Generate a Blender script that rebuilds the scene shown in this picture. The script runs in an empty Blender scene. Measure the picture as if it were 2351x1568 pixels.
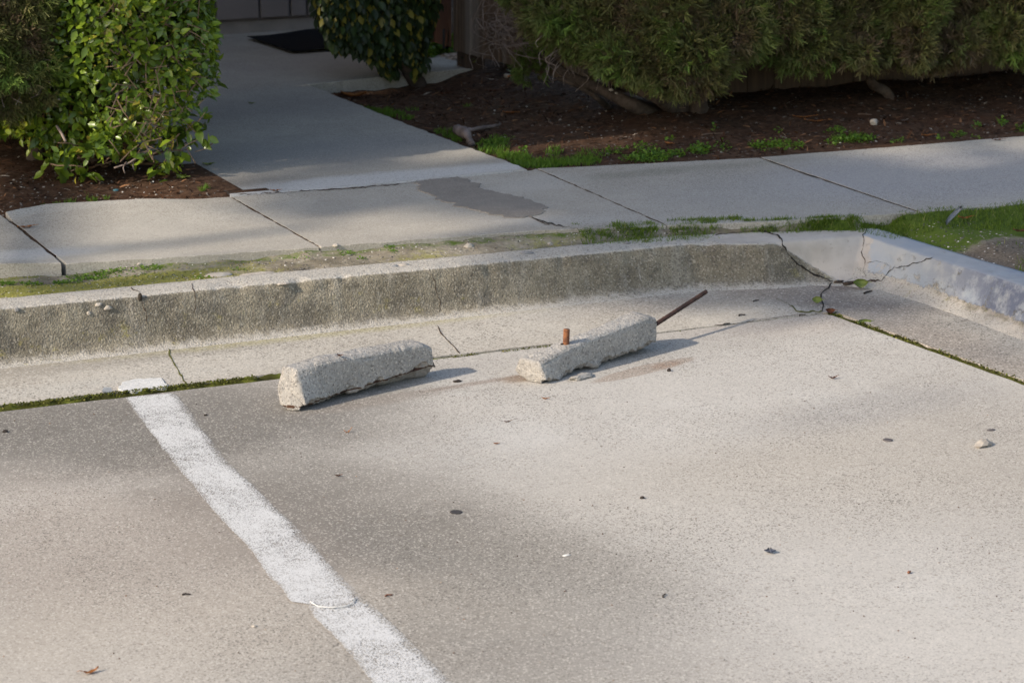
import bpy, bmesh, math, random
import numpy as np
from mathutils import Vector, Matrix, noise as mn
random.seed(7); rng = np.random.default_rng(11)
scene = bpy.context.scene; COL = scene.collection
# ------------------------------------------------------------------ camera calibration (view coords: 2351 x 1568)
F, HC, PITCH, YAW = 6000.0, 1.75, math.atan(1584/6000.0), math.radians(24.4)
CX, CY = 1175.5, 784.0
sp, cp = math.sin(PITCH), math.cos(PITCH)
sy, cyw = math.sin(YAW), math.cos(YAW)
CAM = Vector((0, 0, HC))
def ray(x, y):
    u, v = (x-CX)/F, (y-CY)/F
    X, D, Z = u, cp - v*sp, -(sp + v*cp)
    return Vector((cyw*X + sy*D, -sy*X + cyw*D, Z)).normalized()
def W(x, y, z=0.0):            # point of the plane z seen at view position
    r = ray(x, y); k = (z-HC)/r.z
    return CAM + r*k
def WA(x, y, a):               # point of the vertical plane x=a
    r = ray(x, y); return CAM + r*(a/r.x)
def WB(x, y, b):
    r = ray(x, y); return CAM + r*(b/r.y)
# ------------------------------------------------------------------ object helpers
def tag(o, label=None, cat=None, group=None, kind=None):
    if label: o['label'] = label
    if cat: o['category'] = cat
    if group: o['group'] = group
    if kind: o['kind'] = kind
    return o
def link(name, me, mat=None, parent=None):
    o = bpy.data.objects.new(name, me); COL.objects.link(o)
    if mat is not None: me.materials.append(mat)
    if parent is not None: o.parent = parent; o.matrix_parent_inverse = parent.matrix_basis.inverted()
    return o
def empty(name, loc):
    o = bpy.data.objects.new(name, None); o.location = loc; o.empty_display_size = .1; COL.objects.link(o); return o
def mesh_np(name, V, faces_flat, counts, smooth=True, attrs=None):
    me = bpy.data.meshes.new(name)
    V = np.asarray(V, dtype=np.float32)
    me.vertices.add(len(V)); me.vertices.foreach_set('co', V.ravel())
    ff = np.asarray(faces_flat, dtype=np.int32).ravel(); ct = np.asarray(counts, dtype=np.int32)
    me.loops.add(len(ff)); me.loops.foreach_set('vertex_index', ff)
    me.polygons.add(len(ct)); st = np.concatenate([[0], np.cumsum(ct)[:-1]]).astype(np.int32)
    me.polygons.foreach_set('loop_start', st)
    try: me.polygons.foreach_set('loop_total', ct)
    except Exception: pass
    me.polygons.foreach_set('use_smooth', np.full(len(ct), smooth))
    if attrs:
        for k, v in attrs.items():
            v = np.asarray(v, dtype=np.float32)
            if v.ndim == 1:
                a = me.attributes.new(k, 'FLOAT', 'POINT'); a.data.foreach_set('value', v)
            else:
                a = me.attributes.new(k, 'FLOAT_COLOR', 'POINT')
                vv = np.ones((len(v), 4), np.float32); vv[:, :3] = v; a.data.foreach_set('color', vv.ravel())
    me.update(calc_edges=True); me.validate()
    return me
def bm_obj(name, bm, mat, parent=None, smooth=False):
    me = bpy.data.meshes.new(name); bm.to_mesh(me); bm.free()
    if smooth:
        for p in me.polygons: p.use_smooth = True
    return link(name, me, mat, parent)
def n3(p, s): return mn.noise(Vector(p)*s)
def fbm(p, s, o=3):
    t, a, q = 0, 1, 1
    for i in range(o):
        t += a*mn.noise(Vector(p)*s*q + Vector((3.1*i, 7.7*i, 1.3*i))); a *= .5; q *= 2.1
    return t
def lerp(a, b, t): return a + (b-a)*t
def clamp(x, a=0., b=1.): return max(a, min(b, x))
def sstep(a, b, x):
    t = clamp((x-a)/(b-a)); return t*t*(3-2*t)
def interp(x, xs, ys):
    return float(np.interp(x, xs, ys))
# ------------------------------------------------------------------ material helpers
class NT:
    def __init__(s, name):
        s.m = bpy.data.materials.new(name); s.m.use_nodes = True; s.t = s.m.node_tree
        s.bsdf = s.t.nodes['Principled BSDF']; s.out = s.t.nodes['Material Output']
        tc = s.t.nodes.new('ShaderNodeTexCoord'); s.co = tc.outputs['Object']
    def n(s, typ, **kw):
        nd = s.t.nodes.new('ShaderNode'+typ)
        for k, v in kw.items():
            if hasattr(nd, k) and not k[0].isupper(): setattr(nd, k, v)
            else: s.put(nd.inputs[k.replace('_', ' ')], v)
        return nd
    def put(s, sock, v):
        if isinstance(v, bpy.types.NodeSocket): s.t.links.new(v, sock)
        elif isinstance(v, (tuple, list)) and len(v) == 3 and sock.type == 'RGBA': sock.default_value = (*v, 1)
        else: sock.default_value = v
    def noise(s, scale, detail=3, rough=.55, vec=None, dist=0, col=False):
        nd = s.n('TexNoise'); s.put(nd.inputs['Vector'], vec or s.co); nd.inputs['Scale'].default_value = scale
        nd.inputs['Detail'].default_value = detail; nd.inputs['Roughness'].default_value = rough; nd.inputs['Distortion'].default_value = dist
        return nd.outputs['Color' if col else 'Fac']
    def voro(s, scale, out='Color', vec=None, feature='F1'):
        nd = s.n('TexVoronoi', feature=feature); s.put(nd.inputs['Vector'], vec or s.co); nd.inputs['Scale'].default_value = scale
        return nd.outputs[out]
    def ramp(s, v, a, b, smooth=True):
        nd = s.n('MapRange'); nd.interpolation_type = 'SMOOTHSTEP' if smooth else 'LINEAR'
        s.put(nd.inputs[0], v)
        for i, x in ((1, a), (2, b)): s.put(nd.inputs[i], x)
        nd.inputs[3].default_value = 0; nd.inputs[4].default_value = 1
        return nd.outputs[0]
    def math(s, op, a, b=0.0, c=None):
        nd = s.n('Math', operation=op); s.put(nd.inputs[0], a); s.put(nd.inputs[1], b)
        if c is not None: s.put(nd.inputs[2], c)
        return nd.outputs[0]
    def mix(s, f, a, b, mode='MIX'):
        nd = s.n('Mix'); nd.data_type = 'RGBA'; nd.blend_type = mode
        s.put(nd.inputs[0], f); s.put(nd.inputs[6], a); s.put(nd.inputs[7], b)
        return nd.outputs[2]
    def attr(s, name, out='Fac'):
        nd = s.n('Attribute'); nd.attribute_name = name; return nd.outputs[out]
    def sep(s, v):
        nd = s.n('SeparateXYZ'); s.put(nd.inputs[0], v); return nd.outputs
    def bump(s, h, dist=.002, strength=1.0, prev=None):
        nd = s.n('Bump'); nd.inputs['Strength'].default_value = strength; nd.inputs['Distance'].default_value = dist
        s.put(nd.inputs['Height'], h)
        if prev: s.put(nd.inputs['Normal'], prev)
        return nd.outputs[0]
    def stain(s, c, r, rot=0., soft=.5, nz=.35, nscale=3.):
        mp = s.n('Mapping'); mp.vector_type = 'TEXTURE'
        s.put(mp.inputs['Vector'], s.co)
        mp.inputs['Location'].default_value = (c[0], c[1], 0); mp.inputs['Rotation'].default_value = (0, 0, rot)
        mp.inputs['Scale'].default_value = (r[0], r[1], 1e3)
        ln = s.n('VectorMath', operation='LENGTH'); s.put(ln.inputs[0], mp.outputs[0])
        d = s.math('ADD', ln.outputs['Value'], s.math('MULTIPLY', s.math('SUBTRACT', s.noise(nscale, 4, .6), .5), nz*2))
        m = s.ramp(d, 1+soft, 1-soft)
        return m
    def done(s, col, rough=.9, nrm=None, spec=.3):
        s.put(s.bsdf.inputs['Base Color'], col); s.put(s.bsdf.inputs['Roughness'], rough)
        s.bsdf.inputs['Specular IOR Level'].default_value = spec
        if nrm: s.put(s.bsdf.inputs['Normal'], nrm)
        return s.m
def speckle(N, col, fs=170., amt=.35, vs=150., dark=.5, light=1.5, pits=.0):
    """exposed-sand grain: fine noise, dark and pale grains"""
    f = N.noise(fs, 2, .6)
    wear = N.math('ADD', N.math('MULTIPLY', N.ramp(N.noise(1.7, 4, .6), .35, .65), .8), .45)
    k = N.math('ADD', N.math('MULTIPLY', N.math('MULTIPLY', N.math('SUBTRACT', f, .5), wear), amt*3.0), 1.0)
    c = N.mix(1.0, col, N.n('CombineColor', Red=k, Green=k, Blue=k).outputs[0], 'MULTIPLY')
    v = N.voro(vs); sx = N.sep(v)
    md = N.ramp(sx[0], .72, .97); ml = N.ramp(sx[1], .76, .98)
    c = N.mix(N.math('MULTIPLY', N.math('MULTIPLY', md, wear), amt*1.5), c, (.20*dark, .18*dark, .155*dark))
    c = N.mix(N.math('MULTIPLY', ml, amt*1.1), c, (.62, .58, .52))
    sp = N.sep(N.voro(vs*.5))
    c = N.mix(N.math('MULTIPLY', N.ramp(sp[0], .975, .99), amt*.8), c, (.16, .13, .10))
    return c, f
def concrete(name, c1, c2, big=.9, mid=7., amt=.3, fs=170., vs=150., stains=(), bump=.0015, midamt=.25, worn=0):
    N = NT(name)
    b = N.noise(big, 5, .6); col = N.mix(N.ramp(b, .32, .68), c1, c2)
    m = N.noise(mid, 5, .65)
    k = N.math('ADD', N.math('MULTIPLY', N.math('SUBTRACT', m, .5), midamt*2), 1.0)
    col = N.mix(1.0, col, N.n('CombineColor', Red=k, Green=k, Blue=k).outputs[0], 'MULTIPLY')
    if worn:
        col = N.mix(N.math('MULTIPLY', N.ramp(N.noise(2.4, 7, .72), .52, .68), worn), col, (.50, .485, .455))
        col = N.mix(N.math('MULTIPLY', N.ramp(N.noise(3.1, 7, .72, vec=N.n('VectorMath', operation='ADD').outputs[0] if False else None, dist=.6), .56, .74), worn*.9), col, (.24, .225, .20))
    for (c, r, rot, colr, st, soft, nz, ns) in stains:
        col = N.mix(N.math('MULTIPLY', N.stain(c, r, rot, soft, nz, ns), st), col, colr)
    col, f = speckle(N, col, fs, amt, vs)
    nr = N.bump(N.math('ADD', f, N.math('MULTIPLY', m, 1.5)), bump, .7)
    return N.done(col, .92, nr)
def wxy(x, y, z=0): p = W(x, y, z); return (p.x, p.y)

# stains and painted shade of the lot: (centre, radii, rot, colour, strength, softness, noise, nscale)
DK = (.160, .149, .134); BR = (.25, .225, .195); PALE = (.50, .48, .45)
lot_stains_shade = [
    (wxy(330, 985), (.60, .30), .1, DK, .9, .5, .5, 3.2),
    (wxy(60, 960), (.5, .16), 0, DK, .55, .5, .3, 3),
    (wxy(900, 1260), (.26, .75), .35, DK, .95, .6, .5, 3.2),
    (wxy(820, 1030), (.30, .40), .3, DK, .4, .6, .35, 2.6),
    (wxy(1150, 1450), (.45, .35), .2, DK, .6, .6, .4, 2.4),
    (wxy(520, 1330), (.22, .5), .3, BR, .45, .6, .4, 3),
    (wxy(1450, 1500), (.35, .3), 0, BR, .4, .6, .4, 3),
    (wxy(230, 1250), (.4, .5), .3, (.33, .28, .24), .5, .6, .4, 3),
    (wxy(1900, 1080), (.5, .35), .1, (.42, .385, .335), .6, .7, .4, 2),
    (wxy(2050, 1400), (.55, .6), .1, PALE, .6, .7, .4, 2),
    (wxy(1500, 950), (.6, .3), .2, PALE, .5, .7, .4, 2),
    (wxy(1180, 1000), (.12, .12), .2, (.5, .49, .47), .4, .6, .5, 5),
    (wxy(2000, 935), (.34, .10), .15, (.30, .29, .28), .5, .7, .4, 4), (wxy(1000, 1180), (.16, .5), .35, (.22, .20, .175), .5, .6, .4, 4), (wxy(1250, 1330), (.3, .3), .35, (.27, .25, .22), .5, .6, .5, 4), (wxy(300, 1500), (.6, .3), 0, (.42, .375, .32), .5, .6, .4, 3),  # first entry: soft tree shade painted grey into the lot colour
    # dirt left where the block lay before
    (wxy(1480, 849), (.17, .032), .30, (.28, .22, .175), .7, .15, .22, 14),
    (wxy(1530, 838), (.05, .02), .30, (.25, .15, .10), .5, .4, .3, 20),
    (wxy(1090, 880), (.15, .014), .12, (.24, .185, .15), .6, .4, .6, 26),
    (wxy(900, 915), (.20, .035), .18, (.22, .18, .15), .4, .5, .4, 14),
    (wxy(1200, 868), (.06, .03), .1, (.24, .17, .12), .8, .5, .4, 16),
    (wxy(1830, 735), (.35, .14), -.1, (.34, .29, .25), .5, .6, .4, 5),
]
M = {}
M['lot'] = concrete('lot concrete', (.350, .323, .288), (.440, .416, .380), .8, 6, .44, 330, 300, lot_stains_shade, midamt=.17, worn=.45, bump=.0009)
gst = [(wxy(1900, 690), (.30, .10), -.9, (.20, .165, .14), .7, .6, .4, 5),
       (wxy(2150, 790), (.14, .5), .05, (.20, .17, .15), .65, .6, .4, 5),
       (wxy(1960, 655), (.12, .07), 0, (.13, .09, .07), .8, .5, .4, 9),
       (wxy(250, 830), (.5, .06), 0, (.22, .2, .17), .5, .6, .4, 8),
       (wxy(700, 775), (.5, .03), 0, (.33, .30, .14), .5, .7, .6, 14),
       (wxy(100, 900), (.4, .05), 0, (.45, .43, .39), .5, .7, .6, 8),
       (wxy(1650, 690), (.4, .07), 0, (.27, .235, .20), .5, .7, .5, 6)]
M['gutter'] = concrete('gutter concrete', (.38, .345, .295), (.45, .42, .37), 1.5, 9, .45, 260, 230, gst, bump=.0014, midamt=.15)
swst = [(wxy(1790, 440, .15), (.45, .3), 0, (.31, .31, .31), .5, .8, .3, 2),
        (wxy(2200, 400, .15), (.6, .4), 0, (.33, .33, .34), .7, .4, .2, 2),
        (wxy(1500, 395, .15), (.5, .05), 0, (.20, .20, .16), .5, .7, .5, 6),
        (wxy(1240, 420, .15), (.17, .10), .2, (.42, .40, .37), .7, .6, .6, 12),
        (wxy(1300, 505, .15), (.25, .07), -.3, (.42, .40, .37), .6, .6, .6, 16),
        (wxy(30, 590, .15), (.22, .06), 0, (.52, .51, .49), .7, .6, .6, 14),
        (wxy(160, 480, .15), (.35, .05), 0, (.46, .44, .40), .6, .6, .6, 14)]
M['walk'] = concrete('sidewalk concrete', (.335, .31, .27), (.41, .385, .34), 1.3, 8, .32, 340, 300, swst, midamt=.15, bump=.0009)
pst = [(wxy(850, 412, .15), (.75, .085), .02, (.50, .50, .49), .95, .4, .45, 16),
       (wxy(720, 350, .15), (.6, .22), 0, (.23, .23, .23), .55, .7, .4, 4),
       (wxy(640, 250, .15), (.5, .2), 0, (.25, .24, .225), .5, .7, .4, 4),
       (wxy(460, 430, .15), (.25, .12), 0, (.12, .12, .12), .6, .7, .4, 6),
       (wxy(700, 150, .15), (.6, .2), 0, (.33, .30, .28), .4, .7, .4, 4)]
M['path'] = concrete('path concrete', (.335, .31, .27), (.39, .365, .32), 1.1, 8, .26, 300, 300, pst, midamt=.2, bump=.0002)

def soilmat(name, c1, c2, c3, s1=40, s2=6, bump=.006, extra=None):
    N = NT(name)
    col = N.mix(N.ramp(N.noise(s1, 5, .7), .35, .65), c1, c2)
    col = N.mix(N.ramp(N.noise(s2, 4, .6), .45, .65), col, c3)
    v = N.sep(N.voro(110))
    col = N.mix(N.math('MULTIPLY', N.ramp(v[0], .965, .995), .5), col, (.30, .27, .24))
    if extra: col = extra(N, col)
    return N.done(col, .95, N.bump(N.noise(s1*1.3, 5, .75), bump, 1.0), .15)
M['soil'] = soilmat('bed soil', (.038, .020, .012), (.105, .060, .038), (.075, .038, .022))
def verge_extra(N, col):
    g = N.attr('moss', 'Color'); s = N.sep(g)
    nz = N.noise(25, 4, .7)
    m = N.ramp(N.math('ADD', s[0], N.math('MULTIPLY', N.math('SUBTRACT', nz, .5), .9)), .35, .75)
    col = N.mix(m, col, N.mix(N.noise(60, 3, .6), (.20, .20, .04), (.33, .31, .10)))
    m2 = N.ramp(N.math('ADD', s[1], N.math('MULTIPLY', N.math('SUBTRACT', N.noise(30, 4, .7), .5), .9)), .4, .7)
    col = N.mix(m2, col, N.mix(N.noise(80, 3, .6), (.06, .10, .015), (.12, .17, .03)))
    m3 = N.ramp(s[2], .2, .8)
    col = N.mix(m3, col, N.mix(N.ramp(N.noise(120, 4, .7), .3, .7), (.11, .088, .068), (.23, .19, .15)))
    return col
M['verge'] = soilmat('verge soil', (.24, .205, .155), (.36, .32, .25), (.17, .145, .105), 60, 5, .004, verge_extra)

def kerbmat():
    N = NT('kerb concrete'); g = N.sep(N.attr('mask', 'Color'))
    face, cream, blue = g[0], g[1], g[2]
    grime = N.attr('grime')
    base = N.mix(N.noise(3, 4, .6), (.40, .375, .335), (.47, .44, .395))
    f = N.noise(280, 2, .6); v = N.sep(N.voro(240)); vd = N.voro(200, 'Distance')
    dirt = N.mix(N.ramp(N.noise(9, 5, .7), .35, .65), (.155, .136, .102), (.255, .228, .175))
    dirt = N.mix(N.math('MULTIPLY', N.ramp(N.noise(5, 6, .72), .48, .66), .7), dirt, (.10, .092, .078))
    mpz = N.n('Mapping'); N.put(mpz.inputs['Vector'], N.co); mpz.inputs['Scale'].default_value = (1, 1, .12)
    dirt = N.mix(N.math('MULTIPLY', N.ramp(N.noise(26, 4, .7, vec=mpz.outputs[0]), .50, .72), .45), dirt, (.34, .32, .28))
    dirt = N.mix(N.math('MULTIPLY', N.ramp(N.noise(41, 4, .7, vec=mpz.outputs[0]), .55, .75), .45), dirt, (.11, .10, .085))
    dm = N.ramp(N.math('ADD', face, N.math('MULTIPLY', N.math('SUBTRACT', N.noise(30, 4, .75), .5), .8)), .3, .7)
    col = N.mix(dm, base, dirt)
    # yellow-green lichen low on the face
    ln = N.math('MULTIPLY', N.ramp(N.noise(16, 5, .75), .57, .70), N.ramp(N.noise(1.6, 2, .5), .45, .6))
    col = N.mix(N.math('MULTIPLY', ln, N.math('MULTIPLY', N.attr('low'), .7)), col, (.30, .26, .06))
    k = N.math('ADD', N.math('MULTIPLY', N.math('SUBTRACT', f, .5), 1.1), 1.0)
    col = N.mix(1., col, N.n('CombineColor', Red=k, Green=k, Blue=k).outputs[0], 'MULTIPLY')
    col = N.mix(N.math('MULTIPLY', N.ramp(v[0], .72, .95), .55), col, (.07, .062, .055))
    col = N.mix(N.math('MULTIPLY', N.ramp(v[1], .78, .97), .42), col, (.46, .42, .35))
    # plaster / cream paint
    nz = N.noise(34, 5, .75)
    cr = N.ramp(N.math('ADD', cream, N.math('MULTIPLY', N.math('SUBTRACT', nz, .5), .5)), .38, .58)
    creamc = N.mix(N.ramp(N.noise(14, 5, .6), .3, .7), (.43, .385, .34), (.52, .475, .425))
    creamc = N.mix(N.math('MULTIPLY', N.ramp(N.noise(45, 5, .7), .58, .72), .5), creamc, (.20, .165, .14))
    col = N.mix(cr, col, creamc)
    bl = N.ramp(N.math('ADD', blue, N.math('MULTIPLY', N.math('SUBTRACT', N.noise(16, 7, .85), .5), 2.4)), .36, .60)
    bluec = N.mix(N.ramp(N.noise(6, 4, .6), .3, .7), (.32, .36, .41), (.42, .43, .435))
    bluec = N.mix(N.math('MULTIPLY', grime, N.ramp(N.noise(18, 5, .7), .35, .6)), bluec, (.15, .17, .23))
    col = N.mix(bl, col, bluec)
    h = N.math('ADD', N.math('MULTIPLY', f, 1.0), N.math('MULTIPLY', vd, 1.4))
    amp = N.math('SUBTRACT', 1.0, N.math('MULTIPLY', N.math('MAXIMUM', cr, bl), .75))
    return N.done(col, .9, N.bump(N.math('MULTIPLY', N.math('ADD', h, N.math('MULTIPLY', N.noise(110, 3, .7), .9)), amp), .0013, .85))
M['kerb'] = kerbmat()

def blockmat():
    N = NT('wheel stop concrete')
    e = N.attr('broken')
    base = N.mix(N.ramp(N.noise(8, 4, .6), .3, .7), (.285, .272, .255), (.36, .345, .325))
    f = N.noise(260, 3, .7); v = N.sep(N.voro(230))
    k = N.math('ADD', N.math('MULTIPLY', N.math('SUBTRACT', f, .5), .9), 1.0)
    col = N.mix(1., base, N.n('CombineColor', Red=k, Green=k, Blue=k).outputs[0], 'MULTIPLY')
    col = N.mix(N.math('MULTIPLY', N.ramp(v[0], .75, .95), .5), col, (.10, .09, .085))
    col = N.mix(N.math('MULTIPLY', N.ramp(v[1], .8, .97), .45), col, (.60, .56, .50))
    br = N.mix(N.ramp(N.noise(40, 5, .7), .35, .65), (.35, .32, .285), (.24, .215, .19))
    col = N.mix(N.math('MULTIPLY', e, .75), col, br)
    rb = N.attr('rust')
    col = N.mix(N.ramp(N.math('ADD', rb, N.math('MULTIPLY', N.math('SUBTRACT', N.noise(60, 4, .7), .5), .6)), .4, .7), col, (.075, .038, .024))
    pit = N.voro(150, 'Distance')
    h = N.math('ADD', f, N.math('ADD', N.math('MULTIPLY', N.noise(60, 4, .7), 1.2), N.math('MULTIPLY', N.ramp(pit, 0, .35), 1.4)))
    col = N.mix(N.math('MULTIPLY', N.math('SUBTRACT', 1.0, N.ramp(pit, .05, .30)), .28), col, (.09, .08, .07))
    return N.done(col, .93, N.bump(h, .0014, .9))
M['block'] = blockmat()
def rust():
    N = NT('rusty steel')
    col = N.mix(N.ramp(N.noise(60, 5, .7), .35, .65), (.07, .030, .022), (.24, .095, .042))
    return N.done(col, .85, N.bump(N.noise(300, 3, .7), .001, .8))
M['rust'] = rust()
def rustdark():
    N = NT('dark rusty steel')
    col = N.mix(N.ramp(N.noise(50, 5, .7), .35, .65), (.030, .018, .016), (.080, .040, .031))
    return N.done(col, .85, N.bump(N.noise(300, 3, .7), .001, .8))
M['rustdark'] = rustdark()
def simple(name, c1, c2=None, scale=30., rough=.8, bump=.001, spec=.3):
    N = NT(name)
    col = N.mix(N.ramp(N.noise(scale, 4, .65), .3, .7), c1, c2 or tuple(x*.7 for x in c1))
    return N.done(col, rough, N.bump(N.noise(scale*3, 4, .7), bump, .8) if bump else None, spec)
M['crack'] = simple('crack dirt', (.020, .016, .012), (.05, .04, .03))
M['crackbrown'] = simple('brown crack dirt', (.085, .058, .040), (.045, .03, .022))
M['crackgreen'] = simple('mossy crack', (.13, .13, .03), (.06, .06, .02))
M['patch'] = concrete('mortar', (.235, .212, .188), (.195, .176, .156), 3, 14, .14, 300, 260, (), midamt=.2, bump=.0006)
M['siding'] = simple('grey painted siding', (.20, .175, .17), (.17, .15, .145), 3, .6, .0004)
M['found'] = simple('foundation', (.26, .24, .225), (.20, .185, .175), 8, .9, .002)
M['mat'] = simple('door mat', (.016, .016, .021), (.026, .026, .031), 80, .95, .003)
M['trunk'] = simple('bark', (.10, .075, .06), (.045, .032, .025), 30, .95, .006)
M['twig'] = simple('dead twig', (.30, .24, .21), (.16, .12, .10), 40, .9, .001)
M['bedtwig'] = simple('dull stick', (.15, .10, .075), (.08, .055, .04), 40, .9, .001)
M['twiggreen'] = simple('hedge twig', (.22, .15, .10), (.12, .08, .055), 40, .9, .001)
M['metal'] = simple('galvanised metal', (.30, .30, .31), (.20, .20, .21), 20, .5, .0004)
M['darkmetal'] = simple('dark metal', (.03, .03, .035), (.05, .05, .05), 20, .5, .0004)
M['stone'] = simple('pale stone', (.46, .42, .37), (.34, .30, .26), 50, .85, .003)
M['greystone'] = simple('grey stone', (.25, .25, .25), (.18, .175, .17), 40, .85, .002)
M['whitestone'] = simple('white stone', (.44, .40, .35), (.32, .29, .25), 40, .85, .002)
M['pink'] = simple('pinkish root wood', (.22, .175, .165), (.10, .08, .075), 25, .85, .004)
M['black'] = simple('dark blot', (.035, .032, .035), (.06, .055, .055), 60, .8, .0004)
M['greycoin'] = simple('dark grey disc', (.12, .105, .105), (.08, .07, .07), 60, .6, .0004)
M['blueflake'] = simple('blue grey flake', (.10, .12, .17), (.16, .18, .24), 60, .6, .0004)
M['orange'] = simple('orange dry leaf', (.50, .20, .06), (.32, .13, .05), 60, .7, .0005)
M['brown'] = simple('brown dry leaf', (.22, .085, .045), (.12, .05, .03), 60, .75, .0005)
M['darkbit'] = simple('dark bark bit', (.045, .035, .03), (.025, .02, .018), 60, .85, .0005)
M['leafgreen'] = simple('fresh fallen leaf', (.22, .30, .07), (.30, .36, .12), 30, .5, .0003)
M['glass'] = simple('clear plastic shard', (.35, .36, .36), (.25, .26, .27), 30, .15, .0002, .6)
M['feather'] = simple('pale feather', (.55, .57, .60), (.40, .42, .46), 60, .8, .0004)
M['bottlecap'] = simple('teal litter', (.05, .16, .19), (.04, .10, .12), 60, .5, .0004)
def woodmat(name, c1, c2, c3):
    N = NT(name)
    mp = N.n('Mapping'); N.put(mp.inputs['Vector'], N.co); mp.inputs['Scale'].default_value = (12, 12, .9)
    g = N.noise(4, 5, .65, vec=mp.outputs[0])
    col = N.mix(N.ramp(g, .3, .7), c1, c2)
    mp2 = N.n('Mapping'); N.put(mp2.inputs['Vector'], N.co); mp2.inputs['Scale'].default_value = (1.0, 7.2, .0)
    mp3 = N.n('Mapping'); N.put(mp3.inputs['Vector'], N.co); mp3.inputs['Scale'].default_value = (60, 60, 2)
    g3 = N.noise(3, 4, .7, vec=mp3.outputs[0])
    col = N.mix(N.ramp(N.noise(1.0, 1, .5, vec=mp2.outputs[0]), .5, .62), col, c3)
    k = N.math('ADD', N.math('MULTIPLY', N.math('SUBTRACT', g3, .5), .9), 1.0)
    col = N.mix(1., col, N.n('CombineColor', Red=k, Green=k, Blue=k).outputs[0], 'MULTIPLY')
    return N.done(col, .8, N.bump(g3, .002, .6))
M['fence'] = woodmat('weathered fence wood', (.12, .075, .050), (.20, .145, .105), (.24, .20, .17))
M['gate'] = woodmat('reddish gate wood', (.20, .095, .060), (.15, .075, .050), (.17, .09, .06))
M['post'] = woodmat('post wood', (.06, .04, .03), (.09, .06, .042), (.08, .05, .04))

def linemat(name, cover=.5, edge=True):
    N = NT(name)
    e = N.attr('edge')
    f = N.noise(330, 2, .6); m = N.noise(6, 5, .7); mm = N.noise(40, 5, .75)
    def q(x, a): return N.math('MULTIPLY', N.math('SUBTRACT', x, .5), a)
    s = N.math('ADD', N.math('MULTIPLY', e, .70), N.math('ADD', q(m, 1.5), N.math('ADD', q(mm, 1.0), q(f, 3.4))))
    mask = N.math('MULTIPLY', N.ramp(s, .02, .75), .93)
    N.done(N.mix(N.noise(60, 3, .6), (.56, .56, .555), (.66, .66, .655)), .8, N.bump(f, .001, .5))
    tr = N.n('BsdfTransparent'); mx = N.n('MixShader')
    N.put(mx.inputs[0], mask); N.t.links.new(tr.outputs[0], mx.inputs[1]); N.t.links.new(N.bsdf.outputs[0], mx.inputs[2])
    N.t.links.new(mx.outputs[0], N.out.inputs['Surface'])
    return N.m
M['line'] = linemat('worn white paint', .25)
M['paint'] = simple('thick white paint', (.66, .66, .65), (.54, .54, .52), 40, .6, .003)

def leafmat(name, stops, trans=.25, rough=.4, spec=.5):
    """foliage; colour picked by the per-leaf random attribute"""
    N = NT(name)
    r = N.attr('rnd'); cr = N.n('ValToRGB'); N.put(cr.inputs[0], r)
    el = cr.color_ramp.elements
    el[0].position = stops[0][0]; el[0].color = (*stops[0][1], 1)
    el[1].position = stops[-1][0]; el[1].color = (*stops[-1][1], 1)
    for p, c in stops[1:-1]:
        x = el.new(p); x.color = (*c, 1)
    col = cr.outputs[0]
    N.done(col, rough, None, spec)
    tl = N.n('BsdfTranslucent'); N.put(tl.inputs[0], N.mix(.5, col, (.25, .35, .04), 'MIX'))
    mx = N.n('MixShader'); mx.inputs[0].default_value = trans
    N.t.links.new(N.bsdf.outputs[0], mx.inputs[1]); N.t.links.new(tl.outputs[0], mx.inputs[2])
    N.t.links.new(mx.outputs[0], N.out.inputs['Surface'])
    return N.m
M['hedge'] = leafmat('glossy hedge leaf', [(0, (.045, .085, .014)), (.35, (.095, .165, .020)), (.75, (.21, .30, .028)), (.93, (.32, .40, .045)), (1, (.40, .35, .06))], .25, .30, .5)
M['shrub'] = leafmat('dark shrub leaf', [(0, (.016, .030, .013)), (.5, (.030, .055, .018)), (.85, (.055, .09, .024)), (.93, (.20, .19, .035)), (1, (.26, .19, .03))], .15, .42, .3)
M['juniper'] = leafmat('juniper spray', [(0, (.13, .09, .058)), (.22, (.130, .112, .050)), (.55, (.130, .140, .048)), (.85, (.125, .180, .045)), (1, (.15, .24, .05))], .12, .7, .2)
M['grass'] = leafmat('grass', [(0, (.055, .09, .018)), (.55, (.10, .17, .022)), (.85, (.15, .23, .03)), (1, (.33, .30, .12))], .35, .5, .3)
M['weed'] = leafmat('weed leaf', [(0, (.05, .12, .015)), (.6, (.09, .19, .02)), (1, (.14, .24, .03))], .35, .5, .3)
M['moss'] = leafmat('moss tufts', [(0, (.035, .035, .012)), (.5, (.075, .080, .018)), (.8, (.13, .15, .028)), (1, (.24, .20, .07))], .1, .9, .1)
M['mulch'] = leafmat('bark mulch', [(0, (.022, .012, .008)), (.55, (.075, .036, .021)), (.85, (.16, .085, .048)), (.96, (.28, .14, .07)), (1, (.40, .34, .28))], .0, .9, .1)
M['tree'] = leafmat('tree leaf', [(0, (.03, .05, .015)), (1, (.06, .09, .02))], .15, .6, .2)

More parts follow.
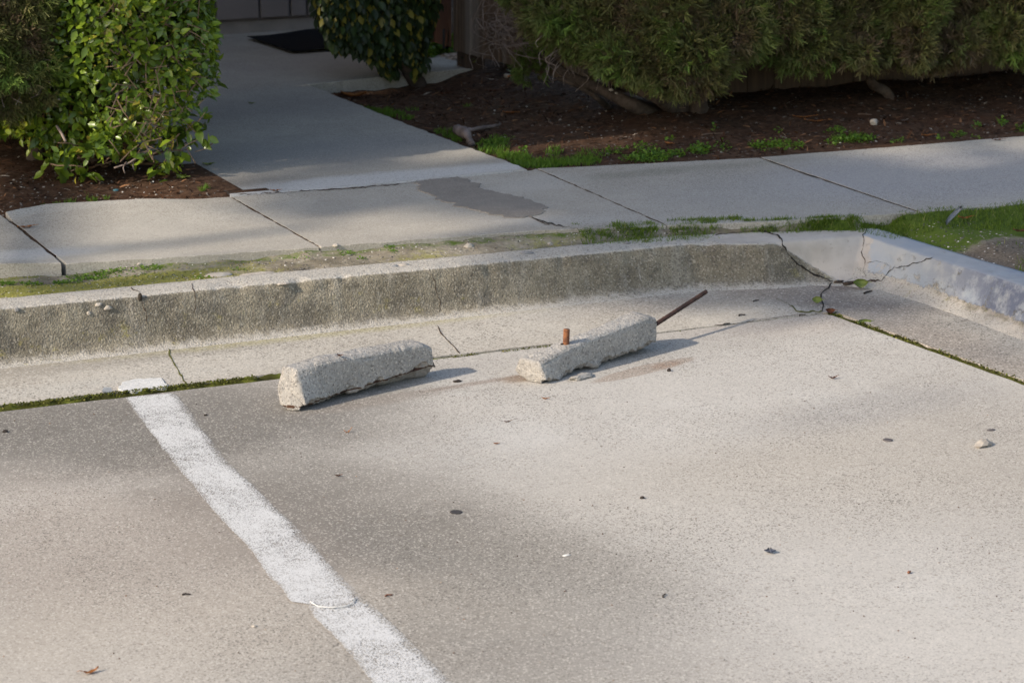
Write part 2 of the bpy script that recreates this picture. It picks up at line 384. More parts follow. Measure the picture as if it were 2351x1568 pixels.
# ------------------------------------------------------------------ flat slabs
def jag(poly, step=.03, amp=.002, seed=0, closed=True):
    out = []; n = len(poly)
    for i in range(n if closed else n-1):
        p, q = Vector((*poly[i][:2], 0)), Vector((*poly[(i+1) % n][:2], 0)); L = (q-p).length
        k = max(1, min(300, int(L/step))); t = (q-p).normalized(); nn = Vector((-t.y, t.x, 0))
        for j in range(k):
            r = p.lerp(q, j/k)
            if 0 < j: r += nn*amp*(fbm((r.x, r.y, seed), 25, 3)*1.6)
            out.append((r.x, r.y))
    return out
def slab(name, poly, z, th, mat, bevel=0, step=.03, amp=.002, seed=0, zf=None):
    pts = jag(poly, step, amp, seed)
    bm = bmesh.new(); vs = [bm.verts.new((x, y, z)) for x, y in pts]
    f = bm.faces.new(vs); f.normal_update()
    if f.normal.z < 0: f.normal_flip()
    r = bmesh.ops.extrude_face_region(bm, geom=[f])
    bmesh.ops.translate(bm, verts=[v for v in r['geom'] if isinstance(v, bmesh.types.BMVert)], vec=(0, 0, 0))
    for v in vs: v.co.z = z-th
    bm.faces.ensure_lookup_table()
    top = [e for e in bm.edges if all(abs(v.co.z-z) < 1e-6 for v in e.verts)]
    if bevel: bmesh.ops.bevel(bm, geom=top, offset=bevel, segments=2, affect='EDGES', profile=.5)
    bmesh.ops.recalc_face_normals(bm, faces=bm.faces)
    bmesh.ops.triangulate(bm, faces=[f for f in bm.faces if len(f.verts) > 4])
    if zf:
        for v in bm.verts: v.co.z += zf(v.co.x, v.co.y)
    return tag(bm_obj(name, bm, mat), kind='structure')
B0 = 5.955
def jgap(a):   # width of the mossy joint between lot and gutter
    return interp(a, [0, 1.35, 2.06, 2.45, 2.78, 3.1, 3.64], [.045, .045, .040, .012, .006, .003, .0022])
lot_poly = [(-60, -60), (8.5, -60), (3.735, 4.9), (3.70, 5.30), (3.648, 5.93), (3.628, B0), (3.1, B0-.005), (2.78, B0+.004), (2.45, B0), (2.06, B0-.012), (1.35, B0-.012), (-60, B0-.012)]
slab('parking_lot', lot_poly, 0.0, .12, M['lot'], 0, .04, .0018, 1)
g_poly = [(-60, B0-.012+.045), (1.35, B0-.012+.045), (2.06, B0-.012+.040), (2.45, B0+.012), (2.78, B0+.010), (3.1, B0-.0035), (3.637, B0+.0015),
          (3.672, 5.93), (3.722, 5.30), (3.757, 4.9), (8.53, -60), (12, -60), (4.15, 4.6), (4.15, 6.5), (-60, 6.5)]
slab('gutter', g_poly, 0.003, .12, M['gutter'], 0, .04, .0018, 2)
# ground far around
bm = bmesh.new(); bmesh.ops.create_grid(bm, x_segments=2, y_segments=2, size=600)
for v in bm.verts: v.co.z = -.10
tag(bm_obj('ground', bm, M['soil']), kind='structure')

# ------------------------------------------------------------------ kerb (one swept profile, L shaped)
def kst(base, tf, tb, h, out):
    return [Vector((base[0], base[1], 0)), Vector((tf[0], tf[1], h)), Vector((tb[0], tb[1], h)), Vector((*out, 0)).normalized()]
K = []
for a, h in ((-60, .142), (0.6, .142), (1.45, .141), (1.82, .138), (2.10, .137), (2.65, .131), (3.10, .128), (3.45, .126)):
    K.append(kst((a, 6.358), (a, 6.383), (a, 6.505), h, (0, -1)))
def kpx(b, t, k, h, out, mn_b=.018):
    B, T, Kk = W(*b, 0), W(*t, h), W(*k, h); o = Vector((*out, 0)).normalized()
    d = (B-T).dot(o)
    if d < mn_b: B = B + o*(mn_b-d)
    return [Vector((B.x, B.y, 0)), T, Kk, o]
K.append(kpx((1772, 657), (1752, 560), (1742, 530), .122, (0, -1)))
K.append(kpx((1850, 650), (1870, 551), (1850, 522), .119, (-.15, -1)))
K.append(kpx((1955, 652), (1984, 542), (1994, 518), .114, (-1, -.8), .03))
K.append(kpx((2048, 664), (2035, 560), (2031, 528), .112, (-1, -.1)))
K.append(kpx((2158, 697), (2143, 595), (2125, 557), .112, (-1, 0)))
K.append(kpx((2262, 735), (2276, 634), (2247, 594), .112, (-1, 0)))
K.append(kpx((2351, 769), (2351, 659), (2351, 622), .112, (-1, 0)))
l = K[-1]
for b in (4.9, 4.0): K.append([Vector((l[0].x+(5.5-b)*.07, b, 0)), Vector((l[1].x+(5.5-b)*.07, b, .112)), Vector((l[2].x+(5.5-b)*.07, b, .112)), l[3]])
l = K[-1]; K.append([l[0]+Vector((4.5, -60, 0)), l[1]+Vector((4.5, -60, 0)), l[2]+Vector((4.5, -60, 0)), l[3]])
for k in K: print('K', [tuple(round(c, 3) for c in v) for v in k])
def build_kerb():
    # resample stations along
    st = []
    for i in range(len(K)-1):
        p, q = K[i], K[i+1]; L = (q[1]-p[1]).length
        n = 30 if L > 10 else max(1, int(L/.011))
        for j in range(n):
            t = j/n; st.append([p[m].lerp(q[m], t) for m in range(4)] + [i+t])
    st.append([v.copy() for v in K[-1]] + [len(K)-1.])
    prof = []
    rows = []; masks = []; grime = []; low = []
    for s in st:
        B, T, Kb, o, u = s; o = o.normalized(); h = T.z
        inn = (Kb-T); wtop = inn.length; inn.normalize()
        pts = []
        e = B + o*.055; pts.append((e.x, e.y, -.004, 0))
        e = B + o*.042; pts.append((e.x, e.y, .0045, .25))
        e = B + o*.022; pts.append((e.x, e.y, .0085, .45))
        e = B + o*.008; pts.append((e.x, e.y, .017, .62))
        for t in (.22, .32, .42, .52, .62, .72, .80, .86):
            z = t*h; e = B.lerp(Vector((T.x, T.y, 0)), (t-.1)/.9); pts.append((e.x, e.y, z, min(1.0, .7+t*.9)))
        e = T + inn*.001; pts.append((e.x, e.y, h*.945, .85))
        e = T + inn*.005; pts.append((e.x, e.y, h*.983, .35))
        e = T + inn*.012; pts.append((e.x, e.y, h*.998, .0))
        for t in (.25, .4, .55, .7, .85):
            e = T.lerp(Kb, t); pts.append((e.x, e.y, h, 0))
        e = Kb - inn*.004; pts.append((e.x, e.y, h*.985, 0))
        e = Kb; pts.append((e.x, e.y, h*.8, 0)); pts.append((e.x, e.y, .02, 0))
        row = []
        a0 = T.x; right = sstep(9.85, 10.05, u)
        for k, (x, y, z, fm) in enumerate(pts):
            p = Vector((x, y, z))
            if 0 < x < 7 and y > 3 and k > 0:
                rough = (1-sstep(3.6, 3.75, x))
                amp = .0018 + .0052*rough*(1 if k > 8 else .6)
                d = fbm(p, 38, 3)*amp*.26 + fbm(p, 6, 2)*.0014
                edge = 1 if 10 <= k <= 15 else .25
                ch = (max(0, n3(p, 13)-.28)*.022 + max(0, n3(p, 31)-.22)*.016)*edge*rough
                p += o*(d - ch); p.z += d*.5 - (ch*.7 if k > 9 else 0)
                if k <= 2: p.z = z + .3*d
            row.append(p)
            right_m = right
            # cream zone starts at the crack: crack runs from (top) a~3.66 to base a~3.88
            ac = lerp(3.87, 3.69, clamp(z/.12))
            if u < 10.0:
                fm_ = fm; cream = sstep(ac-.025, ac+.025, x) if k > 2 else 0.0
                if k >= 14: cream = max(cream, sstep(3.42, 3.60, x)*.62)
                masks.append((fm*(1-cream), cream, 0))
                grime.append(0)
            else:
                s2 = u-10
                cream = .75*(1-sstep(.5, 1.6, s2)) if 2 < k < 12 else .35
                if 0 < k <= 5: cream = .50
                if 12 <= k <= 15: cream = .75*(1-sstep(.3, 3.2, s2))+.15
                bl = sstep(.1, .6, s2) if k > 4 else .1
                bl *= (.62 if k <= 7 else .74)
                if k >= 14: bl = .82
                masks.append((.75*fm*sstep(.6, 3.0, s2), cream*.9, bl))
                grime.append(sstep(1.2, 3.4, s2)*(1 if k < 14 else .25))
            low.append(1.0 if 1 <= k <= 8 else 0.0)
        rows.append(row)
    m = len(rows[0]); V = [p for r in rows for p in r]; Fc = []
    for i in range(len(rows)-1):
        for j in range(m-1):
            a = i*m+j; Fc.append((a, a+1, a+m+1, a+m))
    me = mesh_np('kerb', [tuple(v) for v in V], np.array(Fc), [4]*len(Fc), True, {'mask': np.array(masks), 'grime': grime, 'low': low})
    me.flip_normals()
    return tag(link('kerb', me, M['kerb']), kind='structure')
build_kerb()

# ------------------------------------------------------------------ verge and beds (height fields)
def field(name, a0, a1, b0, b1, step, zf, keep, mat, maskf=None):
    na, nb = int((a1-a0)/step)+1, int((b1-b0)/step)+1
    idx = {}; V = []; Fc = []; mk = []
    for i in range(na):
        for j in range(nb):
            a, b = a0+i*step, b0+j*step
            idx[i, j] = len(V); V.append((a, b, zf(a, b)))
            if maskf: mk.append(maskf(a, b))
    for i in range(na-1):
        for j in range(nb-1):
            if keep(a0+(i+.5)*step, b0+(j+.5)*step):
                Fc.append((idx[i, j], idx[i+1, j], idx[i+1, j+1], idx[i, j+1]))
    me = mesh_np(name, V, np.array(Fc), [4]*len(Fc), True, {'moss': np.array(mk)} if maskf else None)
    return tag(link(name, me, mat), kind='structure')
SWF = [(-60, 6.87), (1.578, 6.825), (1.730, 6.796), (1.976, 6.730), (2.440, 6.680), (3.074, 6.622), (3.463, 6.529), (3.756, 6.449), (4.216, 6.388), (4.568, 6.359), (60, 6.2)]
def swf(a): return interp(a, [p[0] for p in SWF], [p[1] for p in SWF])
def kerbh(a): return interp(a, [1.45, 2.65, 3.45, 3.9], [.141, .131, .126, .113])
TBR = sorted([(k[2].y, k[2].x) for k in K[10:]])
def tba(b): return interp(b, [t[0] for t in TBR], [t[1] for t in TBR])
def zverge(a, b):
    n = fbm((a, b, 0), 6, 4)*.006 + fbm((a, b, 5), 40, 2)*.0018
    if a < 4.025:
        kh = kerbh(a)-.007; f = swf(a); kb = interp(a, [3.45, 3.7, 4.03], [6.50, 6.45, 6.375])
        t = sstep(kb-.01, max(kb+.03, f-.01), b)
        up = interp(a, [1.7, 2.0, 2.4, 3.1, 3.5, 4.0], [.116, .128, .136, .141, .145, .142]) + .008*n3((a, b, 0), 14)
        return min(lerp(kh, up, t)+n, .147)
    d = max(a - tba(b), (b-6.375)*1.6)
    return lerp(.103, lerp(.112, .145, clamp(max((b-5.6)/.75, sstep(4.15, 4.7, a)*.7))), sstep(.0, .10, d)) + n*sstep(-.01, .05, d)*1.1
def mverge(a, b):
    moss = 1.15*(1-sstep(1.85, 2.25, a+n3((a, b, 0), 5)*.15))*(1-sstep(6.60, 6.70, b))*.95 + .30*sstep(0, .6, n3((a, b, 3), 3)) + .25*(1-sstep(3.6, 4, a))
    green = .55*sstep(swf(a)-.12, swf(a)-.03, b) if a < 3.6 else .0
    if a > 3.2: green = .45*sstep(3.0, 3.6, a)
    dark = 0
    if a > 4.05:
        dark = .9*(1-sstep(5.98, 6.12, b+.35*(a-4.1)-.05+n3((a, b, 9), 4)*.1)); green = .9*(1-dark)
        moss = 0
    elif a > 3.88: dark, green, moss = .15, .85, 0
    elif a > 2.9: dark = .45*sstep(2.9, 3.4, a)
    return (moss, green, dark)
def keepv(a, b):
    if a < 4.0: return interp(a, [3.45, 3.7, 4.03], [6.455, 6.40, 6.31]) <= b < swf(a)+.05
    return b < swf(a)+.05 and a > max(4.0, tba(b)-.05)
field('verge', 0.8, 8.0, 3.0, 6.95, .016, zverge, keepv, M['verge'], mverge)
tag(slab('verge', [(8.0, 2.9), (60, -10), (60, 6.4), (8.0, 6.3)], .135, .1, M['verge']), kind='structure')
tag(slab('verge', [(4.23, 3.03), (8.0, 3.03), (8.0, 2.9), (60, -10), (60, -60), (8.75, -60)], .102, .1, M['verge']), kind='structure')
tag(slab('verge', [(-60, 6.49), (.8, 6.49), (.8, 6.86), (-60, 6.9)], .125, .1, M['verge']), kind='structure')

SWB = [(-60, 7.40), (1.70, 7.44), (1.881, 7.508), (2.198, 7.462), (2.432, 7.441), (3.028, 7.422), (3.442, 7.440), (3.653, 7.421), (4.217, 7.330), (4.699, 7.308), (5.223, 7.292), (60, 7.2)]
def swb(a): return interp(a, [p[0] for p in SWB], [p[1] for p in SWB])
def zbed(a, b):
    n = fbm((a, b, 2), 5, 4)*.012 + fbm((a, b, 8), 45, 2)*.003
    d = sstep(swb(a), swb(a)+.4, b)
    if a < 2.6:
        z = .132 + n*d*.8 + .02*d*sstep(2.35, 2.0, a)*0
        if b < 8.0 and a > 2.15: z = lerp(z, .1525, sstep(2.2, 2.40, a)*sstep(swb(a)-.01, swb(a)+.05, b))
        return min(z, .1528) if a > 2.30 else z + .015*d*sstep(7.5, 8.2, b)
    z = .136 + n*d
    z -= .032*sstep(8.4, 9.2, b)*(1-sstep(3.9, 4.2, a))
    if a < 3.5: z = min(z, .140)
    z += .03*d*sstep(3.9, 4.4, a)*sstep(7.8, 8.2, b)
    return z
field('garden_bed', -1.0, 8.0, 7.26, 12.0, .025, zbed, lambda a, b: not (2.50 < a < 3.36 and b > 7.5), M['soil'])

slab('garden_bed', [(8.0, 7.25), (60, 7.1), (60, 30), (8.0, 30)], .136, .2, M['soil']); slab('garden_bed', [(-60, 7.3), (-1.0, 7.3), (-1.0, 12), (-60, 12)], .136, .2, M['soil'])
# ------------------------------------------------------------------ sidewalk slabs, path, house
def P2(x, y, z=.15): p = W(x, y, z); return (p.x, p.y)
J0f, J0b = P2(140, 600), P2(7, 495)
def gapped(pf, pb, g):
    t = Vector((pf[0]-pb[0], pf[1]-pb[1])).normalized(); n = Vector((t.y, -t.x))*g/2
    if n.x < 0: n = -n
    return ((pf[0]-n.x, pf[1]-n.y), (pb[0]-n.x, pb[1]-n.y)), ((pf[0]+n.x, pf[1]+n.y), (pb[0]+n.x, pb[1]+n.y))
J0 = gapped(P2(146, 606), P2(8, 496), .014); J1 = gapped(P2(735, 567.5), P2(529, 452), .006)
J2 = gapped(P2(1531, 518), P2(1232, 387), .004); J3 = gapped(P2(2110, 487), P2(1745, 362), .006)
def between(lst, x0, x1): return [p for p in lst if x0+.02 < p[0] < x1-.02]
zt = lambda a, b: 0.0
def tilt0(a, b): return .004*(1 if a < 1.9 else 0) + .012*sstep(6.9, 6.8, b)*0
(j0l, j0r), (j1l, j1r), (j2l, j2r), (j3l, j3r) = J0, J1, J2, J3
front = SWF; back = SWB
def swslab(L, R, zoff, seed, lip=False):
    lf, lb = L; rf, rb = R
    poly = [lf] + between(front, lf[0], rf[0]) + [rf, rb] + between(back, lb[0], rb[0])[::-1] + [lb]
    zf = None
    if lip: zf = lambda a, b: .012*sstep(.07, .02, swb(a)-b)*sstep(2.35, 2.15, a)
    return slab('sidewalk', poly, .15+zoff, .055, M['walk'], .003, .035, .0018, seed, zf)
swslab(((-60, 6.87), (-60, 7.40)), J0[0], .004, 3)
swslab(J0[1], J1[0], 0, 4, True); swslab(J1[1], J2[0], 0, 5); swslab(J2[1], J3[0], 0, 6); swslab(J3[1], ((60, 6.2), (60, 7.2)), .001, 7)
lp = W(405, 385, .15)
path_poly = [(2.440, 7.452), (2.75, 7.434), (3.02, 7.435), (3.435, 7.452), (3.438, 7.50), (3.40, 8.4), (3.383, 9.348), (4.02, 9.44), (4.30, 9.47), (4.32, 10.8), (-3.0, 10.8), (-3.0, 9.22), (2.41, 9.22), (2.40, 7.95), (2.46, 7.60)]
slab('path', path_poly, .1505, .10, M['path'], .005, .03, .003, 9)
# soil under the sidewalk joints
tag(slab('ground', [(-60, 6.95), (1.6, 6.90), (3.0, 6.70), (4.2, 6.46), (60, 6.45), (60, 7.30), (-60, 7.44)], .1487, .05, M['soil']), kind='structure')

# mortar patch
pp = [(950, 420), (985, 411), (1040, 407), (1075, 411), (1105, 432), (1145, 441), (1190, 452), (1235, 466), (1257, 478), (1248, 488), (1222, 497), (1180, 499), (1130, 492), (1070, 478), (1010, 458), (965, 438)]
slab('sidewalk_patch', [P2(x, y, .1525) for x, y in pp], .1525, .006, M['patch'], .001, .006, .014, 12)

# house
house = empty('house', (1.5, 10.8, .15)); tag(house, 'house with grey vertical board siding on a concrete footing behind the walk', 'house')
WBb = 10.75
bm = bmesh.new()
xs = [-4.0]; gro = [WB(x, 30, WBb).x for x in (593, 663, 702)]
g0 = gro[0]
grooves = sorted(gro + [g0-.2-.29*k for k in range(0, 18)] + [gro[2]+.14+.2*k for k in range(0, 4)])
cur = -4.0
def box(bm, x0, x1, y0, y1, z0, z1):
    v = [bm.verts.new(c) for c in ((x0, y0, z0), (x1, y0, z0), (x1, y1, z0), (x0, y1, z0), (x0, y0, z1), (x1, y0, z1), (x1, y1, z1), (x0, y1, z1))]
    for f in ((0, 3, 2, 1), (4, 5, 6, 7), (0, 1, 5, 4), (1, 2, 6, 5), (2, 3, 7, 6), (3, 0, 4, 7)): bm.faces.new([v[i] for i in f])
for g in grooves + [4.4]:
    if g-cur > .03: box(bm, cur, g-.006, WBb-.022, WBb, .215, 2.7)
    cur = g+.006
bmesh.ops.bevel(bm, geom=[e for e in bm.edges], offset=.003, segments=1, affect='EDGES')
bm_obj('siding', bm, M['siding'], house)
bm = bmesh.new(); box(bm, -4.0, 4.4, WBb+.002, 12.5, .205, 2.72); bm_obj('wall', bm, M['siding'], house)
bm = bmesh.new(); box(bm, -4.0, 4.4, WBb+.004, 12.4, .0, .203); bm_obj('foundation', bm, M['found'], house)
bm = bmesh.new()
for (z, y) in (): pass
v = [bm.verts.new(c) for c in ((-4.5, 10.1, 2.6), (4.8, 10.1, 2.6), (4.8, 13, 3.7), (-4.5, 13, 3.7))]; f = bm.faces.new(v)
bmesh.ops.solidify(bm, geom=[f], thickness=.12); bm_obj('roof', bm, M['found'], house)

bm = bmesh.new(); box(bm, -5.0, .75, 8.95, 10.70, .0, 3.6); bm_obj('unseen_shade_wing', bm, M['siding'], house)  # unseen block added to the house to keep sun off path and landing
# door mat
mat_o = None
def build_mat():
    c0, c1, c2 = P2(565, 86, .162), P2(671, 120, .162), P2(850, 106, .162)
    c3 = (c0[0]+c2[0]-c1[0], c0[1]+c2[1]-c1[1])
    bm = bmesh.new(); n = 16; g = []
    for i in range(n+1):
        for j in range(n+1):
            u, v = i/n, j/n
            x = (1-u)*(1-v)*c1[0]+u*(1-v)*c2[0]+u*v*c3[0]+(1-u)*v*c0[0]
            y = (1-u)*(1-v)*c1[1]+u*(1-v)*c2[1]+u*v*c3[1]+(1-u)*v*c0[1]
            y = min(y, WBb-.035)
            z = .164 + .014*sstep(.70, 1.0, v)*sstep(.25, .9, u) + .002*n3((x, y, 0), 6)
            g.append(bm.verts.new((x, y, z)))
    fs = [bm.faces.new((g[i*(n+1)+j], g[(i+1)*(n+1)+j], g[(i+1)*(n+1)+j+1], g[i*(n+1)+j+1])) for i in range(n) for j in range(n)]
    bmesh.ops.solidify(bm, geom=fs, thickness=.008)
    o = bm_obj('door_mat', bm, M['mat'], None, True); tag(o, 'black door mat with one edge curled up against the house wall', 'mat')
build_mat()

# ------------------------------------------------------------------ tubes, rocks
def tube(bm, pts, rads, seg=6, cap=True, jitter=0):
    rings = []; pts = [Vector(p) for p in pts]
    for i, p in enumerate(pts):
        t = (pts[min(i+1, len(pts)-1)]-pts[max(i-1, 0)]).normalized()
        u = t.orthogonal().normalized() if i == 0 else (u_ - t*u_.dot(t)).normalized()
        u_ = u; w = t.cross(u); r = rads[i] if hasattr(rads, '__len__') else rads
        rings.append([bm.verts.new(p + (u*math.cos(2*math.pi*k/seg)+w*math.sin(2*math.pi*k/seg))*r*(1+jitter*random.uniform(-1, 1))) for k in range(seg)])
    for a, b in zip(rings, rings[1:]):
        for k in range(seg): bm.faces.new((a[k], a[(k+1) % seg], b[(k+1) % seg], b[k]))
    if cap:
        bm.faces.new(rings[0][::-1]); bm.faces.new(rings[-1])
def curve_pts(ctrl, n=14):
    C = [Vector(c) for c in ctrl]; C = [C[0]*2-C[1]] + C + [C[-1]*2-C[-2]]; out = []
    for i in range(1, len(C)-2):
        for k in range(n):
            t = k/n; p0, p1, p2, p3 = C[i-1:i+3]
            out.append(.5*((2*p1)+(p2-p0)*t+(2*p0-5*p1+4*p2-p3)*t*t+(3*p1-p0-3*p2+p3)*t**3))
    out.append(C[-2]); return out
def rock_bm(r, sq=(1, 1, .6), seed=0, sub=3, amp=.35, freq=1.3):
    bm = bmesh.new(); bmesh.ops.create_icosphere(bm, subdivisions=sub, radius=1)
    for v in bm.verts:
        d = 1 + amp*mn.noise(v.co*freq+Vector((seed*3.3, seed, 0))) + amp*.35*mn.noise(v.co*freq*3+Vector((seed, 0, seed)))
        v.co = Vector((v.co.x*sq[0], v.co.y*sq[1], v.co.z*sq[2]))*r*d
        if v.co.z < -r*sq[2]*.55: v.co.z = -r*sq[2]*.55
    return bm

# ------------------------------------------------------------------ broken wheel stop pieces
def build_block(name, st, label, cap_amp=.006, seed=0, rustline=None):
    """st: list of stations, each a list of section points (closed, front-bottom first, going up, back, down) """
    root = None
    S = []
    ns = 170
    # resample sections (lerp between stations)
    us = [s[0] for s in st]
    for i in range(ns+1):
        u = i/ns*us[-1]
        j = max(k for k in range(len(us)) if us[k] <= u+1e-9); j = min(j, len(us)-2)
        t = (u-us[j])/(us[j+1]-us[j]); t2 = t
        pa, pb = st[j][1], st[j+1][1]
        S.append([Vector(a).lerp(Vector(b), t2) for a, b in zip(pa, pb)])
    m = len(S[0]); per = 15
    rows = []; info = []
    for i, sec in enumerate(S):
        row = []
        for k in range(m):
            a, b = sec[k], sec[(k+1) % m]
            for q in range(per):
                t = q/per
                # rounded corners: pull corner points inward
                p = a.lerp(b, t)
                row.append((p, k + t))
        rows.append(row)
    bm = bmesh.new(); lb = bm.verts.layers.float.new('broken'); lr = bm.verts.layers.float.new('rust')
    M_ = m*per; vr = []
    for i, row in enumerate(rows):
        cen = sum((p for p, _ in row), Vector())/M_
        vv = []
        for (p, kk) in row:
            v = bm.verts.new(p); kf = kk % m
            under = 1.0 if (kf > m-1 or kf < 1.0) else 0.0   # first edge = broken undercut, last edge = bottom
            v[lb] = under
            dirr = (p-cen).normalized()
            a = .0010 + .0100*under
            sh = fbm(p, 30, 3)*a*1.2 + fbm(p, 9, 2)*.0012 + fbm(p, 110, 2)*(.0007+.0016*under) - max(0, n3(p, 75)-.25)*.004
            if abs(kf-round(kf)) < .10 and 1.5 < kf < 4.5: sh -= .0008 + .0045*max(0, n3(p, 26))   # worn arrises
            if .85 < kf < 1.5: p = p + Vector((0, 0, 1))*(.014*max(-.25, n3(p, 34)) + .004*n3(p, 90))*(1.5-kf)/.65
            if under: sh += max(0, -n3(p, 14))*-.012
            v.co = p + dirr*sh
            if v.co.z < .001: v.co.z = .001 - 0*random.random()
            vv.append(v)
        vr.append(vv)
    for i in range(ns):
        for k in range(M_): bm.faces.new((vr[i][k], vr[i][(k+1) % M_], vr[i+1][(k+1) % M_], vr[i+1][k]))
    # rough end caps made of inset rings
    for end, sgn in ((0, -1), (ns, 1)):
        ring = vr[end]; c = sum((v.co for v in ring), Vector())/M_
        ax = (sum((v.co for v in vr[min(ns, max(0, end-sgn*6))]), Vector())/M_ - c).normalized()*-1
        prev = ring
        for r in (.93, .8, .6, .4, .2):
            cur = []
            for v in ring:
                q = c + (v.co-c)*r; q += ax*((.004 if r < .9 else .002) + fbm(q, 22, 3)*cap_amp + fbm(q, 110, 2)*.0010)
                q.z = max(.002, q.z)
                w = bm.verts.new(q); w[lb] = .35; cur.append(w)
            for k in range(M_):
                f = (prev[k], prev[(k+1) % M_], cur[(k+1) % M_], cur[k])
                bm.faces.new(f if sgn > 0 else f[::-1])
            prev = cur
        w = bm.verts.new(sum((v.co for v in prev), Vector())/M_); w[lb] = .35
        for k in range(M_):
            f = (prev[k], prev[(k+1) % M_], w); bm.faces.new(f if sgn > 0 else f[::-1])
    if rustline:
        for v in bm.verts:
            d, u = rustline(v.co)
            v[lr] = clamp(1.1-abs(d)/.0035)*u
    bmesh.ops.recalc_face_normals(bm, faces=bm.faces)
    return bm

def block_sections(gp0, gp1, top, low, und, back, zu, endin, tail):
    """outline traced on the block's own vertical front plane; returns stations"""
    g0, g1 = W(*gp0), W(*gp1); ax = (g1-g0); ax.normalize(); ac = Vector((-ax.y, ax.x, 0))
    def onfront(x, y):
        r = ray(x, y); k = (g0-CAM).dot(ac)/r.dot(ac); p = CAM + r*k; return (p-g0).dot(ax), p.z
    T = [onfront(*q) for q in top]; Lw = [onfront(*q) for q in low]
    def zt_(s_): return interp(s_, [t[0] for t in T], [t[1] for t in T])
    U = []
    for x, y, z in und:
        p = W(x, y, z); U.append(((p-g0).dot(ax), (p-g0).dot(ac), z))
    Bk = []
    for x, y in back:
        p = W(x, y, zt_(onfront(x, y)[0])+.004); p = W(x, y, zt_((p-g0).dot(ax))+.004); Bk.append(((p-g0).dot(ax), (p-g0).dot(ac)))
    s0, s1 = max(T[0][0], -1), T[-1][0]
    uz_ = lambda q: interp(q, [t[0] for t in U], [t[2] for t in U])
    out = []; N_ = 16
    for i in range(N_+1):
        s_ = lerp(s0, s1, i/N_)
        zt = zt_(s_); zl = max(uz_(s_)+.004, min(interp(s_, [t[0] for t in Lw], [t[1] for t in Lw]), zt-.03))
        uu = interp(s_, [t[0] for t in U], [t[1] for t in U]); uz = interp(s_, [t[0] for t in U], [t[2] for t in U])
        bk = max(.045, interp(s_, [t[0] for t in Bk], [t[1] for t in Bk]))
        o = g0 + ax*s_; e0 = endin[0](i/N_); 
        pts = [(max(uu, .004), uz), (0, max(zl, uz+.006)), (0, zt-.007), (.007, zt), (bk, zt+.004), (bk+.018, zt*.6), (bk+.014, .002), (bk*.78, .001)]
        sh = [e0*v for v in (tail[0] if i < 3 else tail[1])]
        out.append((s_, [o + ac*u + ax*q*(1-i/3 if i < 3 else (i-(N_-3))/3 if i > N_-3 else 0) + Vector((0, 0, z)) for (u, z), q in zip(pts, sh)]))
    # the left end face: its own traced corners, blended into the next sections
    ux, uy, uz0 = tail[2]
    F0 = lambda q: g0 + ax*onfront(*q)[0] + Vector((0, 0, onfront(*q)[1]))
    zt = zt_(s0); ef = tail[3]
    A0, A1, A2 = W(*ef[0], .001), F0(ef[2]), W(*ef[3], zt+.004); pn = (A1-A0).cross(A2-A0).normalized()
    def onend(q):
        r = ray(*q); p = CAM + r*((A0-CAM).dot(pn)/r.dot(pn)); p.z = max(p.z, .001); return p
    cor = [A0, onend(ef[1]), onend((ef[2][0]-1, ef[2][1]+7)), A1+ac*.006, A2, onend(ef[4]), onend(ef[5]), onend(ef[6])]
    print('end', [tuple(round(x, 3) for x in c) for c in cor])
    base = out[0][1]; dl = [c-b_ for c, b_ in zip(cor, base)]
    for i, f_ in ((0, 1.), (1, .75), (2, .5), (3, .28), (4, .1)):
        out[i] = (out[i][0], [p + d*f_ for p, d in zip(out[i][1], dl)])
    b0 = out[0][0]
    return [(s_-b0, p) for s_, p in out], g0, ax, ac, zt_, s0, s1
LS, gl0, axL, acL, ztL, sl0, sl1 = block_sections((700, 936), (1000, 869),
    [(685, 847), (714, 840), (758, 826.5), (800, 820.5), (849, 812.5), (922, 799), (984, 788), (992, 794)],
    [(702, 926), (740, 915), (767, 908), (795, 906), (831, 888), (868, 873.5), (919, 864), (950, 848), (975, 836), (997, 840)],
    [(676, 943, .001), (729, 934, .004), (764, 921, .009), (787, 915, .012), (831, 901, .018), (868, 892, .022), (913, 886, .024), (968, 869, .028), (1000, 853, .032)],
    [(649, 840), (690, 828), (745, 814), (813, 799), (886, 788), (922, 781), (968, 777), (975, 778)], 0, [lambda t: 1],
    ([0]*8, [.004, .004, .0, -.004, -.010, .0, .0, .004], (0, 0, 0), [(676, 943), (702, 926), (685, 847), (649, 840), (638, 890), (643, 928), (660, 936)]))
def rl(co):
    r = co-gl0; s_ = (r.dot(axL)-sl0)/(sl1-sl0)
    return (co.z-(.010 + .024*clamp(s_)), 1.0 if r.dot(acL) < .05 else 0)
wl = empty('wheel_stop_piece', (gl0.x, gl0.y, 0)); tag(wl, 'left piece of the broken concrete wheel stop, nearest the white line, rust seam below', 'wheel stop', 'broken pieces of the concrete wheel stop')
bm_obj('concrete_body', build_block('l', LS, '', .004, 1, rl), M['block'], wl, True)
bm = bmesh.new()
pts = [gl0 + axL*s_ + acL*(.0125+.003*math.sin(s_*40)) + Vector((0, 0, .010+.024*(s_-sl0)/(sl1-sl0)+.001*math.sin(s_*50))) for s_ in np.linspace(sl0+.02, sl1+.012, 30)]
tube(bm, pts, .0050, 8, True, .15); bm_obj('reinforcing_bar', bm, M['rustdark'], wl, True)
